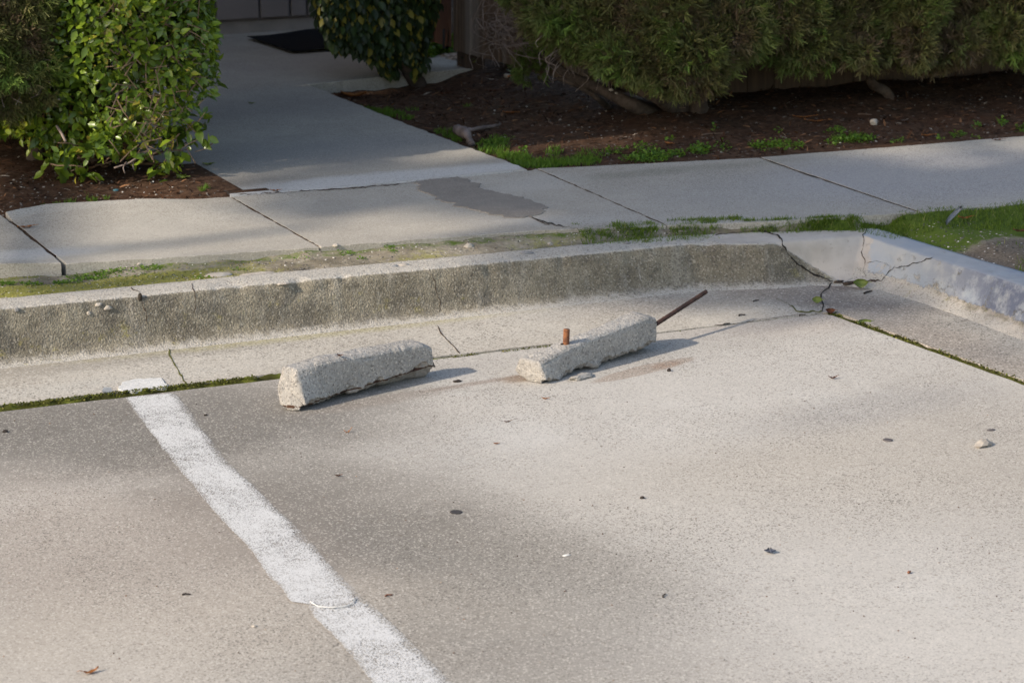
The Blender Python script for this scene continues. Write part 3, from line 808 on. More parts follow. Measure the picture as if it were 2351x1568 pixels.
RS, gr0, axR, acR, ztR, sr0, sr1 = block_sections((1250, 880), (1514, 803),
    [(1243.6, 832.5), (1260, 822.4), (1287, 809), (1310, 797), (1354, 778.3), (1405, 759.7), (1456, 741), (1498, 724.5), (1506, 729)],
    [(1253, 868), (1300, 860), (1314, 849.5), (1353, 844.4), (1363, 841), (1402, 835.9), (1410, 837.6), (1422, 827.4), (1456, 817), (1490, 802), (1512, 788), (1519, 776)],
    [(1250, 880, .001), (1300, 866, .004), (1330, 852, .012), (1363, 844, .013), (1410, 838, .010), (1456, 820, .014), (1490, 806, .016), (1515, 790, .020)],
    [(1193.6, 821), (1219, 808), (1261, 790), (1310, 771), (1366, 750.4), (1415, 728.5), (1447, 714.5), (1470, 712.5)], 0, [lambda t: 1],
    ([0]*8, [-.004, .002, .002, .002, .0, .0, .0, .0], (0, 0, 0), [(1249, 881), (1254, 873), (1244, 832.5), (1194, 821), (1184, 849), (1193, 862), (1217, 876)]))
wr = empty('wheel_stop_piece', (gr0.x, gr0.y, 0)); tag(wr, 'right piece of the broken concrete wheel stop with upright stub and long rusty bar', 'wheel stop', 'broken pieces of the concrete wheel stop')
bm_obj('concrete_body', build_block('r', RS, '', .005, 5), M['block'], wr, True)
# stub : base seen at (1300,790)
def on_top(x, y, base_o, ac, zt_):  # hits the plane of the block top (approx)
    return W(x, y, zt_)
sb = W(1299, 790, .08)
for _ in range(4): sb = W(1299, 790, ztR((sb-gr0).dot(axR))+.002)
st_ = sb + Vector((0, 0, .038)) + axR*.003
print('stub', sb, ztR(sr0), ztR(sr1), ztL(sl0), ztL(sl1))
bm = bmesh.new(); nb = 64
pts = []; rr = []
for i in range(nb+1):
    t = i/nb; pts.append((sb-Vector((0, 0, .02))).lerp(st_, t)); rr.append(.0078*(1.0 + (.10 if (i % 5) < 2 else 0)))
tube(bm, pts, rr, 12); bm_obj('upright_bar', bm, M['rust'], wr, True)
bm = bmesh.new(); ro = rock_bm(.007, (1, .8, .35), 3, 2, .2); ro.free()
rb0 = gr0 + axR*(sr1-.01) + acR*.05; rb0 = W(1508, 743, max(.05, ztR(sr1)-.03))
tip = W(1621, 670, .10)
bm = bmesh.new(); rod_d = (tip-rb0).normalized(); pts = [rb0 - rod_d*.03 + (tip-rb0+rod_d*.03)*(i/50) for i in range(51)]
rr = [.0060*(1+.07*((i % 3) == 0)+.05*n3((i, 0, 0), .7)) for i in range(51)]
tube(bm, pts, rr, 10); bm_obj('long_bar', bm, M['rustdark'], wr, True)
# thin slab of the same concrete under the right piece
bm = bmesh.new(); ch = rock_bm(.030, (1.3, .5, .25), 9, 3, .5)
c0 = W(1335, 868); ch.transform(Matrix.Translation((c0.x, c0.y, .004)) @ Matrix.Rotation(.35, 4, 'Z'))
tag(bm_obj('concrete_flake', ch, M['block'], None, True), 'thin broken flake lying just under the front edge of the right wheel stop piece', 'concrete flake')

bpy.context.view_layer.update(); DG = bpy.context.evaluated_depsgraph_get()
def hit(x, y):
    r = ray(x, y)
    ok, loc, nrm, idx, ob, _ = scene.ray_cast(DG, CAM, r)
    if not ok: return None
    return loc, nrm
# ------------------------------------------------------------------ painted line with frayed edges
def build_line():
    Lf = [(292, 912), (318, 950), (345, 985), (372, 1022), (400, 1060), (452, 1120), (500, 1180), (560, 1240), (585, 1268), (618, 1320), (655, 1355), (672, 1380), (712, 1386), (722, 1412), (770, 1458), (812, 1505), (860, 1568), (900, 1625), (1000, 1770)]
    Rt = [(395, 902), (432, 945), (458, 985), (488, 1022), (515, 1060), (575, 1115), (632, 1170), (690, 1225), (722, 1262), (765, 1310), (806, 1350), (835, 1380), (845, 1386), (872, 1412), (915, 1452), (970, 1505), (1032, 1568), (1085, 1625), (1210, 1770)]
    rows = []; n = 12
    for i in range(len(Lf)-1):
        for s in range(8):
            t = s/8
            lx, ly = lerp(Lf[i][0], Lf[i+1][0], t), lerp(Lf[i][1], Lf[i+1][1], t)
            rx, ry = lerp(Rt[i][0], Rt[i+1][0], t), lerp(Rt[i][1], Rt[i+1][1], t)
            jl = 3*n3((ly, 0, 0), .05)+2*n3((ly, 3, 0), .2); jr = 3*n3((ly, 9, 0), .05)+2*n3((ly, 6, 0), .2)
            rows.append([W(lerp(lx+jl-4, rx+jr+6, k/n), lerp(ly, ry, k/n), .0022) for k in range(n+1)])
    V = [tuple(p) for r in rows for p in r]; e = [min(1, min(.45+k/1.6, .1+(n-k)/2.4)) for r in rows for k in range(n+1)]
    Fc = [(i*(n+1)+k, (i+1)*(n+1)+k, (i+1)*(n+1)+k+1, i*(n+1)+k+1) for i in range(len(rows)-1) for k in range(n)]
    me = mesh_np('parking_line', V, np.array(Fc), [4]*len(Fc), True, {'edge': e})
    tag(link('parking_line', me, M['line']), kind='structure')
build_line()
slab('paint_patch', [wxy(x, y, .0065) for x, y in [(273, 888), (280, 879), (300, 872), (330, 870), (345, 867), (370, 866), (374, 873), (384, 884), (383, 889), (340, 893), (318, 898), (280, 900)]], .0065, .0062, M['paint'], .0005, .006, .006, 20)
# paint crust where two coats overlap
def crust():
    bm = bmesh.new()
    c = W(764, 1378, .003); 
    ctrl = [W(712, 1380, .005), W(735, 1392, .005), W(775, 1393, .005), W(806, 1386, .005), W(814, 1372, .005)]
    tube(bm, curve_pts(ctrl, 8), [.0008*(1+.9*random.random()) for _ in range(33)], 6, True, .3)
    tag(bm_obj('paint_ridge', bm, M['paint'], None, True), 'small curled ridge of thick white paint across the parking line, near the bottom', 'paint flake')
crust()

# ------------------------------------------------------------------ cracks as dirt-filled ribbons on the surface they split
def crack(px, wpx, mat, jit=2.5, step=4, off=.0012, name='crack', seed=0, lift=.0):
    pts = []
    for (p, q) in zip(px, px[1:]):
        L = math.hypot(q[0]-p[0], q[1]-p[1]); k = max(1, int(L/step))
        for j in range(k): pts.append((lerp(p[0], q[0], j/k), lerp(p[1], q[1], j/k)))
    pts.append(px[-1]); n = len(pts); V = []; Fc = []; ok = []
    for i, (x, y) in enumerate(pts):
        a = pts[max(0, i-1)]; b = pts[min(n-1, i+1)]; dx, dy = b[0]-a[0], b[1]-a[1]; L = math.hypot(dx, dy) or 1
        nx, ny = -dy/L, dx/L; j = jit*(n3((x, y, seed), .09)+.5*n3((x, y, seed), .3))*2
        w = wpx*(.55+.9*abs(n3((x, y, seed+5), .12)+.35))*.5
        w *= clamp(1.25+2.2*n3((x, y, seed+11), .05), .25, 1.15)
        if i in (0, n-1): w *= .2
        hs = [hit(x+nx*(j+s*w), y+ny*(j+s*w)*.6 if False else y+ny*(j+s*w)) for s in (-1, 1)]
        if None in hs: ok.append(False); V += [(0, 0, 0)]*2; continue
        for h in hs:
            nn = h[1] if h[1].z > -.1 else -h[1]
            toc = (CAM-h[0]).normalized()
            if nn.dot(toc) < 0: nn = -nn
            V.append(tuple(h[0]+nn*off))
        ok.append((Vector(V[-1])-Vector(V[-2])).length < .05)
    for i in range(n-1):
        if ok[i] and ok[i+1] and (Vector(V[2*i])-Vector(V[2*i+2])).length < .06: Fc.append((2*i, 2*i+1, 2*i+3, 2*i+2))
    if not Fc: return
    me = mesh_np(name, V, np.array(Fc), [4]*len(Fc), False)
    tag(link(name, me, mat), kind='structure')
CR = M['crack']
crack([(1738, 529), (1762, 534), (1785, 541), (1794, 550), (1797, 563), (1808, 580), (1820, 596), (1832, 607), (1850, 618), (1868, 631), (1888, 637), (1905, 645), (1913, 646)], 3.6, CR, 1.2)
crack([(1640, 541), (1690, 534), (1738, 530)], 1.2, CR, 1)
crack([(1911, 650), (1900, 662), (1886, 672), (1884, 686), (1891, 700), (1886, 716)], 3.2, CR, 1.5)
crack([(1780, 686), (1800, 693), (1818, 704), (1828, 715), (1848, 719), (1870, 715), (1888, 716)], 3.0, M['crackgreen'], 1.5)
crack([(1986, 519), (1990, 528), (1982, 540), (1984, 560), (1978, 580), (1986, 600), (1984, 622), (1988, 640)], 1.8, M['crackbrown'], 2)
crack([(2022, 646), (2038, 628), (2052, 614), (2078, 612), (2096, 606), (2112, 602), (2128, 596), (2143, 592)], 1.6, CR, 1.5)
crack([(1990, 604), (2010, 599), (2035, 606), (2042, 612)], 1.2, M['crackbrown'], 1)
crack([(1918, 648), (1945, 651), (1975, 650), (1998, 644), (2022, 646)], 3.0, M['crackbrown'], 1.5)
crack([(300, 660), (318, 672), (326, 700), (336, 722), (340, 745)], 2.6, M['crackbrown'], 2)
crack([(440, 650), (446, 670), (450, 700), (444, 722)], 1.6, M['crackbrown'], 2)
crack([(386, 800), (390, 815), (402, 840), (415, 862), (428, 880)], 3.0, M['crackgreen'], 1.5)
crack([(1003, 748), (1016, 770), (1030, 785), (1048, 802), (1058, 814)], 2.2, M['crackbrown'], 1.0)
crack([(984, 618), (996, 640), (1002, 668), (1010, 690), (1008, 718)], 1.6, M['crackbrown'], 2)
crack([(1466, 622), (1470, 640), (1476, 655), (1481, 672)], 2.0, M['stone'], 1.2)
crack([(1215, 498), (1238, 505), (1258, 514), (1282, 518), (1330, 527)], 2.6, CR, 1.5)
crack([(1225, 500), (1250, 515), (1262, 518)], 1.6, M['crackbrown'], 1.5)
crack([(530, 453), (560, 470), (600, 492), (635, 512), (690, 543), (733, 567)], 2.0, M['crackbrown'], .5)
crack([(1232, 388), (1300, 417), (1380, 452), (1460, 487), (1531, 518)], 1.2, M['crackbrown'], .5)
crack([(1745, 363), (1830, 394), (1950, 434), (2030, 461), (2110, 487)], 1.8, CR, .3)
crack([(512, 440), (560, 447), (640, 443), (720, 438), (800, 434), (870, 427), (925, 424), (952, 418)], 1.8, M['crackbrown'], 1.2)
crack([(520, 441), (528, 452)], 3, CR, 1)
crack([(712, 1388), (740, 1398), (775, 1398), (806, 1391), (818, 1376), (812, 1366)], 2.4, M['crackbrown'], 1.2)
crack([(1640, 748), (1700, 742), (1790, 728), (1840, 722)], .6, M['crackbrown'], 1.0)

# ------------------------------------------------------------------ instanced-geometry builders (numpy)
def rotmats(dirv, up, roll):
    """dirv: (n,3) unit long axis; up: (n,3); returns frames X=side, Y=dir, Z=normal"""
    d = dirv/np.linalg.norm(dirv, axis=1, keepdims=True)
    s = np.cross(d, up); s /= (np.linalg.norm(s, axis=1, keepdims=True)+1e-9)
    nrm = np.cross(s, d)
    c, sn = np.cos(roll)[:, None], np.sin(roll)[:, None]
    s2 = s*c + nrm*sn; n2 = -s*sn + nrm*c
    return s2, d, n2
def scatter(tv, tf, pos, frames, scale, rnd, name, mat, parent=None, smooth=True):
    S, D, Nn = frames; n = len(pos); m = len(tv); tv = np.asarray(tv, float)
    sc = np.asarray(scale)
    if sc.ndim == 1: sc = np.stack([sc]*3, 1)
    P = (tv[None, :, 0, None]*sc[:, None, 0, None]*S[:, None, :] + tv[None, :, 1, None]*sc[:, None, 1, None]*D[:, None, :]
         + tv[None, :, 2, None]*sc[:, None, 2, None]*Nn[:, None, :]) + pos[:, None, :]
    V = P.reshape(-1, 3); cnt = np.tile([len(f) for f in tf], n)
    flat = np.array([i for f in tf for i in f]); FF = (flat[None, :] + (np.arange(n)*m)[:, None]).ravel()
    me = mesh_np(name, V, FF, cnt, smooth, {'rnd': np.repeat(np.clip(rnd, 0, 1), m)})
    return link(name, me, mat, parent)
LEAF_V = [(0, 0, 0), (-.30, .30, .06), (0, .30, -.02), (.30, .30, .06), (-.27, .62, .05), (0, .62, -.02), (.27, .62, .05), (0, 1, -.10)]
LEAF_F = [(0, 2, 1), (0, 3, 2), (1, 2, 5, 4), (2, 3, 6, 5), (4, 5, 7), (5, 6, 7)]
def unit(n): v = rng.normal(size=(n, 3)); return v/np.linalg.norm(v, axis=1, keepdims=True)
def superq(n, c, r, p=4., thick=.35, nz=.06, nf=6.):
    d = unit(n); R = (np.abs(d/np.array(r))**p).sum(1)**(-1/p)
    u = 1 - thick*rng.random(n)**1.8
    pos = d*(R*u)[:, None]
    nn = np.sign(pos)*np.abs(pos/np.array(r))**(p-1)/np.array(r); nn /= np.linalg.norm(nn, axis=1, keepdims=True)+1e-9
    k = np.array([mn.noise(Vector(q)*nf) for q in pos + np.array(c)])
    return pos + np.array(c) + nn*(k*nz)[:, None], nn, u, k
def bushbranches(name, base, targets, r0, mat, parent, twist=.08, seg=6, taper=.15):
    bm = bmesh.new()
    for t in targets:
        b = Vector(base) + Vector((random.uniform(-1, 1), random.uniform(-1, 1), 0))*r0*1.5; t = Vector(t); n = 8; pts = []
        off = Vector((random.uniform(-1, 1), random.uniform(-1, 1), random.uniform(-.3, .3)))*twist
        for i in range(n+1):
            u = i/n; p = b.lerp(t, u) + off*math.sin(u*math.pi) + Vector((fbm((b.x, u*3, t.y), 2), fbm((t.x, u*3, 5), 2), 0))*twist*.4*u
            pts.append(p)
        tube(bm, pts, [max(.0012, r0*(1-u*(1-taper))) for u in np.linspace(0, 1, n+1)], seg, True, .05)
    return bm_obj(name, bm, mat, parent, True)

# ---- glossy-leaved hedge by the walk
hc = Vector((2.20, 8.0, .14))
hedge = empty('hedge', hc); tag(hedge, 'tall clipped hedge of glossy bright green leaves beside the left edge of the walk', 'hedge')
def hedge_leaves(c, r, n, p=4, size=.034, thick=.3, cut=None, bright=0.):
    pos, nn, u, k = superq(n, c, r, p, thick, .07, 5.)
    if cut is not None:
        m = cut(pos); pos, nn, u, k = pos[m], nn[m], u[m], k[m]
    n = len(pos)
    fr_ = np.clip((2.14-pos[:, 0])/.14, 0, 1)*(pos[:, 1] < 8.2); pos[:, 1] += .14*fr_*(3*fr_-2*fr_**2 if False else 1)
    d = nn*.45 + unit(n)*.8 + np.array([0, 0, -.15]); up = nn*1.1 + np.array([0, 0, .9]) + unit(n)*.45
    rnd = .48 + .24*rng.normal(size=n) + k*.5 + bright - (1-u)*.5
    y = rng.random(n) < .012; rnd[y] = 1.0
    sc = size*rng.uniform(.4, 1.45, n)
    return pos, rotmats(d, up, rng.normal(size=n)*.4), sc, rnd
def cat(parts):
    return [np.concatenate([p[0] for p in parts]), tuple(np.concatenate([p[1][i] for p in parts]) for i in range(3)), np.concatenate([p[2] for p in parts]), np.concatenate([p[3] for p in parts])]
def cutmain(pos):   # ragged underside, cut in toward the walk
    z = pos[:, 2]; a = pos[:, 0]
    nzv = np.array([fbm(q, 7, 2) for q in pos])
    low = np.interp(a, [1.7, 1.95, 2.1, 2.25, 2.35, 2.45, 2.6], [.30, .24, .22, .27, .26, .34, .50])
    return z > low + nzv*.06
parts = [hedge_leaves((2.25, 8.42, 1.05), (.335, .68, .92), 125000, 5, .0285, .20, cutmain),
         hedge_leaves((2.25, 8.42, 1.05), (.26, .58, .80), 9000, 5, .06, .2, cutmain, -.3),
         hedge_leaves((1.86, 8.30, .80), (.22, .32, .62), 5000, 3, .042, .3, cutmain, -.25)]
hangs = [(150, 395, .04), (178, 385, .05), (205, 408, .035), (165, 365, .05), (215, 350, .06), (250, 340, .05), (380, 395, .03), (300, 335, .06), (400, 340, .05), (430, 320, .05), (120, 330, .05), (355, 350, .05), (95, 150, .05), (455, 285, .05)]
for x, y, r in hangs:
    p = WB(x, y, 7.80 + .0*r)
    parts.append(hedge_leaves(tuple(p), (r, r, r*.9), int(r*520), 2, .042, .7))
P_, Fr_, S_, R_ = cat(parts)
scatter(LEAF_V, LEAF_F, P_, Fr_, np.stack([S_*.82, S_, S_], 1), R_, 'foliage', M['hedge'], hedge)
tg = []
for _ in range(80): tg.append((random.uniform(2.12, 2.42), random.uniform(7.78, 8.3), random.uniform(.22, .75)))
for x, y, r in hangs: tg.append(tuple(WB(x, y, 7.82)))
bushbranches('branches', (2.22, 8.25, .12), tg, .007, M['twiggreen'], hedge, .12)
bm = bmesh.new()
for _ in range(190):
    a_, z_ = random.uniform(2.14, 2.46), random.uniform(.22, .85); p = Vector((a_, 7.745 + .02*abs(a_-2.25) + random.uniform(-.01, .04), z_))
    d_ = Vector((random.uniform(-1, 1), random.uniform(-.5, .2), random.uniform(-.7, .9))).normalized()*random.uniform(.015, .04)
    tube(bm, [p-d_, p+Vector((0, random.uniform(-.006, .006), random.uniform(-.006, .006))), p+d_], [.0022, .0018, .0010], 4)
bm_obj('twigs', bm, M['twiggreen'], hedge)
bm = bmesh.new()
for c in ([(2.30, 8.2, .13), (2.26, 8.22, .35), (2.2, 8.3, .7)], [(2.05, 8.3, .13), (2.1, 8.3, .4), (2.1, 8.35, .8)]):
    tube(bm, curve_pts(c, 6), [.03-.001*i for i in range(13)], 8, True, .1)
bm_obj('trunk', bm, M['trunk'], hedge, True)
# bare twig poking out at the bottom
bm = bmesh.new(); c = [WB(352, 322, 7.84), WB(345, 342, 7.80), WB(318, 360, 7.77), WB(295, 375, 7.76), WB(262, 386, 7.76)]
tube(bm, curve_pts(c, 5), [.0050-.00012*i for i in range(21)], 6, True, .1)
tube(bm, curve_pts([WB(290, 372, 7.76), WB(283, 385, 7.75), WB(287, 398, 7.75)], 3), .0018, 5)
tube(bm, curve_pts([WB(310, 362, 7.77), WB(305, 380, 7.76), WB(308, 390, 7.76)], 3), .0016, 5)
bm_obj('bare_twig', bm, M['twig'], hedge, True); bm = bmesh.new()
tube(bm, curve_pts([WB(130, 290, 7.9), WB(140, 305, 7.86), WB(151, 326, 7.84)], 4), .0045, 6)
bm_obj('bare_twig', bm, M['twig'], hedge, True)

# ---- junipers
def spray_template(seed, nb=11, fan=1.15):
    r = random.Random(seed); V = []; Fc = []
    for i in range(nb):
        a = (i/(nb-1)-.5)*2*fan*r.uniform(.8, 1.1); L = r.uniform(.55, 1.0)*(1-.25*abs(a)/fan)
        s0 = r.uniform(0, .35); x0, y0 = 0, s0
        dx, dy = math.sin(a), math.cos(a); px, py = dy, -dx
        bend = r.uniform(-.12, .12); zz = r.uniform(-.22, .22)
        w = r.uniform(.030, .048)
        pts = []
        for t in (0, .5, 1.0):
            pts.append((x0+dx*L*t + px*bend*math.sin(t*3.1), y0*(1-t*.3)+dy*L*t+py*bend*math.sin(t*3.1), zz*t+.05*math.sin(t*3)))
        ws = (w*.6, w, w*.35)
        b = len(V); tw = r.uniform(-1, 1)
        for (x, y, z), wi in zip(pts, ws):
            V.append((x+px*wi, y+py*wi, z+wi*tw)); V.append((x-px*wi, y-py*wi, z-wi*tw))
        Fc += [(b, b+1, b+3, b+2), (b+2, b+3, b+5, b+4)]
        # side shoots
        for t in (.35, .6):
            if r.random() < .75:
                sd = r.choice((-1, 1)); aa = a + sd*.7; ex, ey = math.sin(aa), math.cos(aa)
                mx = pts[0][0]+(pts[2][0]-pts[0][0])*t; my = pts[0][1]+(pts[2][1]-pts[0][1])*t; mz = zz*t
                l2 = L*r.uniform(.22, .38); b = len(V); ww = w*.8
                V += [(mx+ey*ww*.6, my-ex*ww*.6, mz), (mx-ey*ww*.6, my+ex*ww*.6, mz), (mx+ex*l2-ey*ww*.5, my+ey*l2+ex*ww*.5, mz+r.uniform(-.06, .06)), (mx+ex*l2+ey*ww*.5, my+ey*l2-ex*ww*.5, mz)]
                Fc.append((b, b+1, b+2, b+3))
    return V, Fc
def lobes_foliage(name, lobes, parent, size=.052, dens=1.0, mat=None):
    temps = [spray_template(s) for s in (1, 2, 3, 4)]
    buckets = [[] for _ in temps]
    for (c, r, tint) in lobes:
        n = int(dens*850*(r/.15)**2)
        d = unit(n); u = 1-.42*rng.random(n)**1.8
        pos = np.array(c) + d*np.array([1, 1, .85])*(r*u)[:, None]
        k = np.array([mn.noise(Vector(q)*9) for q in pos]); pos += d*(k*.05)[:, None]
        dd = d*1.0 + np.array([-.08, -.25, -.08]) + unit(n)*.5
        up = unit(n) + d*.5
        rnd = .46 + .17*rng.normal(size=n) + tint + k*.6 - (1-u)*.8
        fr = rotmats(dd, up, rng.random(n)*6.28)
        sc = size*rng.uniform(.65, 1.3, n)
        w = rng.integers(0, len(temps), n)
        for t in range(len(temps)):
            m = w == t; buckets[t].append((pos[m], tuple(f[m] for f in fr), sc[m], rnd[m]))
    allV = []; allF = []; allC = []; allR = []; off = 0
    for t, (tv, tf) in enumerate(temps):
        pos, fr, sc, rnd = cat(buckets[t]); n = len(pos); m = len(tv); tv = np.array(tv)
        S, D, Nn = fr
        Pt = (tv[None, :, 0, None]*S[:, None, :]+tv[None, :, 1, None]*D[:, None, :]+tv[None, :, 2, None]*Nn[:, None, :])*sc[:, None, None]+pos[:, None, :]
        flat = np.array([i for f in tf for i in f]); allV.append(Pt.reshape(-1, 3))
        allF.append((flat[None, :]+(np.arange(n)*m)[:, None]).ravel()+off); allC.append(np.tile([4]*len(tf), n)); allR.append(np.repeat(np.clip(rnd, 0, 1), m)); off += n*m
    me = mesh_np(name, np.concatenate(allV), np.concatenate(allF), np.concatenate(allC), False, {'rnd': np.concatenate(allR)})
    return link(name, me, mat or M['juniper'], parent)
def lobe_px(x, y, b, r, tint=0.): p = WB(x, y, b); return ((p.x, p.y+r*.4, p.z), r, tint)
R = random.Random(5)
# lower outline of the right junipers, as (view x, lower y); lobes hang along it and stack upward
def juniper_lobes(outline, x0, x1, bf, tint, lft=None, zmax=1.25):
    L = []
    x = x0
    while x < x1:
        yl = interp(x, [o[0] for o in outline], [o[1] for o in outline])
        r = R.choice((R.uniform(.04, .065), R.uniform(.07, .11))); b = bf(x) + R.uniform(-.04, .06)
        p = WB(x, yl, b)
        L.append(((p.x, p.y+r*.2, p.z+r*.75), r, tint(x, 0)))
        z = p.z + r*1.5; lvl = 1
        while z < zmax:
            r2 = R.uniform(.055, .13); bb = b + R.uniform(-.07, .10) + .03*lvl
            q = WB(x, yl, bb)
            L.append(((q.x+R.uniform(-.05, .05), bb+r2*.3, z+r2*.3), r2, tint(x, lvl))); z += r2*1.15; lvl += 1
        # fill behind
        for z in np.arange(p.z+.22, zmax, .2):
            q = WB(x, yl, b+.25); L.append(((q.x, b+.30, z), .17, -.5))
        x += R.uniform(34, 56)
    return L
out1 = [(1180, 60), (1215, 110), (1250, 100), (1290, 90), (1330, 135), (1370, 130), (1410, 160), (1440, 178), (1480, 182), (1530, 150), (1560, 204), (1600, 220), (1635, 200), (1670, 135), (1720, 92), (1760, 96), (1800, 110), (1822, 165), (1850, 150), (1880, 130)]
def tint1(x, lvl): return R.uniform(-.12, .15) + (.16 if x < 1360 else .04)
jun1 = empty('juniper', (4.40, 8.18, .15)); tag(jun1, 'juniper with grey dead twigs on its left side, foliage hanging lowest over a thick trunk', 'juniper', 'junipers along the fence')
bf1 = lambda x: interp(x, [1180, 1400, 1600, 1880], [8.45, 8.05, 7.85, 7.95])
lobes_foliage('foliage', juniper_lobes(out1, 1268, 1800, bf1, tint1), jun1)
out2 = [(1790, 120), (1830, 150), (1900, 120), (1950, 130), (1990, 155), (2040, 158), (2080, 120), (2120, 158), (2160, 165), (2200, 135), (2250, 128), (2300, 100), (2340, 118), (2400, 110), (2700, 100)]
jun2 = empty('juniper', (5.17, 8.09, .15)); tag(jun2, 'long dull olive juniper at the right edge with a thin crooked trunk in deep shade', 'juniper', 'junipers along the fence')
def tint2(x, lvl): return R.uniform(-.16, .08)
bf2 = lambda x: interp(x, [1800, 2100, 2400, 2700], [7.95, 7.85, 7.85, 7.85])
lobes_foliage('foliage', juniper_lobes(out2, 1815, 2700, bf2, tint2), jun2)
# trunks and limbs
def trunk(name, ctrls, rads, mat, parent, jit=.08):
    bm = bmesh.new()
    for c, (r0, r1) in zip(ctrls, rads):
        pts = curve_pts(c, 7); n = len(pts)
        tube(bm, pts, [lerp(r0, r1, i/(n-1)) for i in range(n)], 10, True, jit)
    return bm_obj(name, bm, mat, parent, True)
z0 = .145
trunk('trunk', [[W(1560, 262, z0), WB(1555, 230, 8.2), WB(1545, 190, 8.25), WB(1560, 100, 8.3)], [W(1603, 265, z0), WB(1605, 235, 8.15), WB(1598, 190, 8.2), WB(1620, 80, 8.25)],
                [W(1575, 262, z0), WB(1580, 235, 8.2), WB(1575, 200, 8.25), WB(1590, 90, 8.35)]], [(.05, .03), (.035, .022), (.04, .028)], M['trunk'], jun1)
trunk('limb', [[W(1500, 262, .15), WB(1450, 240, 8.15), WB(1380, 205, 8.25), WB(1300, 170, 8.4), WB(1240, 120, 8.5)], [W(1560, 258, .15), WB(1500, 220, 8.1), WB(1420, 190, 8.25), WB(1350, 150, 8.35)], [W(1400, 250, .15), WB(1370, 225, 8.3), WB(1330, 200, 8.35), WB(1280, 180, 8.4)]],
      [(.030, .012), (.028, .012), (.012, .008)], M['trunk'], jun1)
trunk('trunk', [[W(2052, 240, z0), WB(2035, 212, 8.1), WB(2005, 195, 8.1), WB(2000, 175, 8.12), WB(2022, 155, 8.1), WB(2032, 120, 8.1), WB(2020, 40, 8.2)]], [(.020, .014)], M['trunk'], jun2)
# dead twig tangle of the left juniper
def tangle(name, n, gen, rr, mat, parent):
    bm = bmesh.new()
    for i in range(n):
        c = gen(i); pts = curve_pts(c, 5); m = len(pts); r = R.uniform(*rr)
        tube(bm, pts, [r*(1-.6*k/(m-1)) for k in range(m)], 5, True, .05)
    return bm_obj(name, bm, mat, parent, True)
def gtw(i):
    x, y = R.uniform(1100, 1290), R.uniform(-20, 120); a = R.uniform(3.95, 4.08) if x < 1210 else R.uniform(3.95, 4.15)
    p = WA(x+R.uniform(60, 140), y+R.uniform(-20, 30), a+.05); out = [p]
    q = WA(x+R.uniform(10, 50), y+R.uniform(-40, 20), a); out.append(q)
    q = WA(x-R.uniform(0, 30), y+R.uniform(-20, 30), a-.03); out.append(q)
    q = WA(x+R.uniform(-20, 40), y+R.uniform(15, 65), a-.05); out.append(q)
    return out
tangle('dead_twigs', 95, gtw, (.0012, .0034), M['twig'], jun1)
def gtw2(i):
    x, y = R.uniform(1240, 1420), R.uniform(60, 190); a = 4.12
    p = WB(x+40, y-50, 8.3); return [p, WB(x+R.uniform(-10, 20), y-20, 8.22), WB(x+R.uniform(-20, 10), y, 8.2), WB(x+R.uniform(-25, 15), y+R.uniform(10, 40), 8.18)]
tangle('hanging_twigs', 26, gtw2, (.0014, .003), M['twig'], jun1)
# small yellow-green spray low at its left
lobes_foliage('low_spray', [lobe_px(x, y, 8.75, .035, .3) for x, y in ((1205, 142), (1235, 128), (1262, 118), (1215, 160))], jun1, .035, 1.0)

# left juniper
jun3 = empty('juniper', (1.75, 8.25, .15)); tag(jun3, 'brownish juniper at the upper left corner, cut off by the photo edge', 'juniper', 'junipers left of the hedge')
Lo = []
for (x, y, b, r, t) in [(15, 245, 7.95, .05, .25), (60, 230, 7.95, .045, .1), (85, 205, 7.95, .045, .0), (35, 200, 7.95, .06, 0), (75, 150, 7.9, .07, .15), (20, 140, 7.9, .08, .2), (60, 90, 7.9, .08, -.1), (95, 60, 7.95, .07, -.15), (20, 50, 7.9, .09, -.15), (60, 10, 7.9, .09, -.05), (100, -20, 7.95, .1, -.1), (0, -40, 7.9, .12, -.1), (-60, 60, 7.9, .12, 0), (-60, 160, 7.9, .10, 0), (-60, 230, 7.95, .08, 0), (60, -80, 7.95, .13, 0)]:
    Lo.append(lobe_px(x, y, b, r, t+.12))

lobes_foliage('foliage', Lo, jun3, .045, 1.0)
tangle('dead_twigs', 45, lambda i: (lambda x, y: [WB(x, y, 8.0), WB(x+R.uniform(-25, 10), y+15, 7.92), WB(x+R.uniform(-30, 20), y+R.uniform(15, 40), 7.87)])(R.uniform(0, 110), R.uniform(0, 210)), (.0012, .003), M['twig'], jun3)
trunk('trunk', [[(1.62, 8.4, .12), (1.66, 8.35, .4), (1.7, 8.3, .9)]], [(.035, .02)], M['trunk'], jun3)

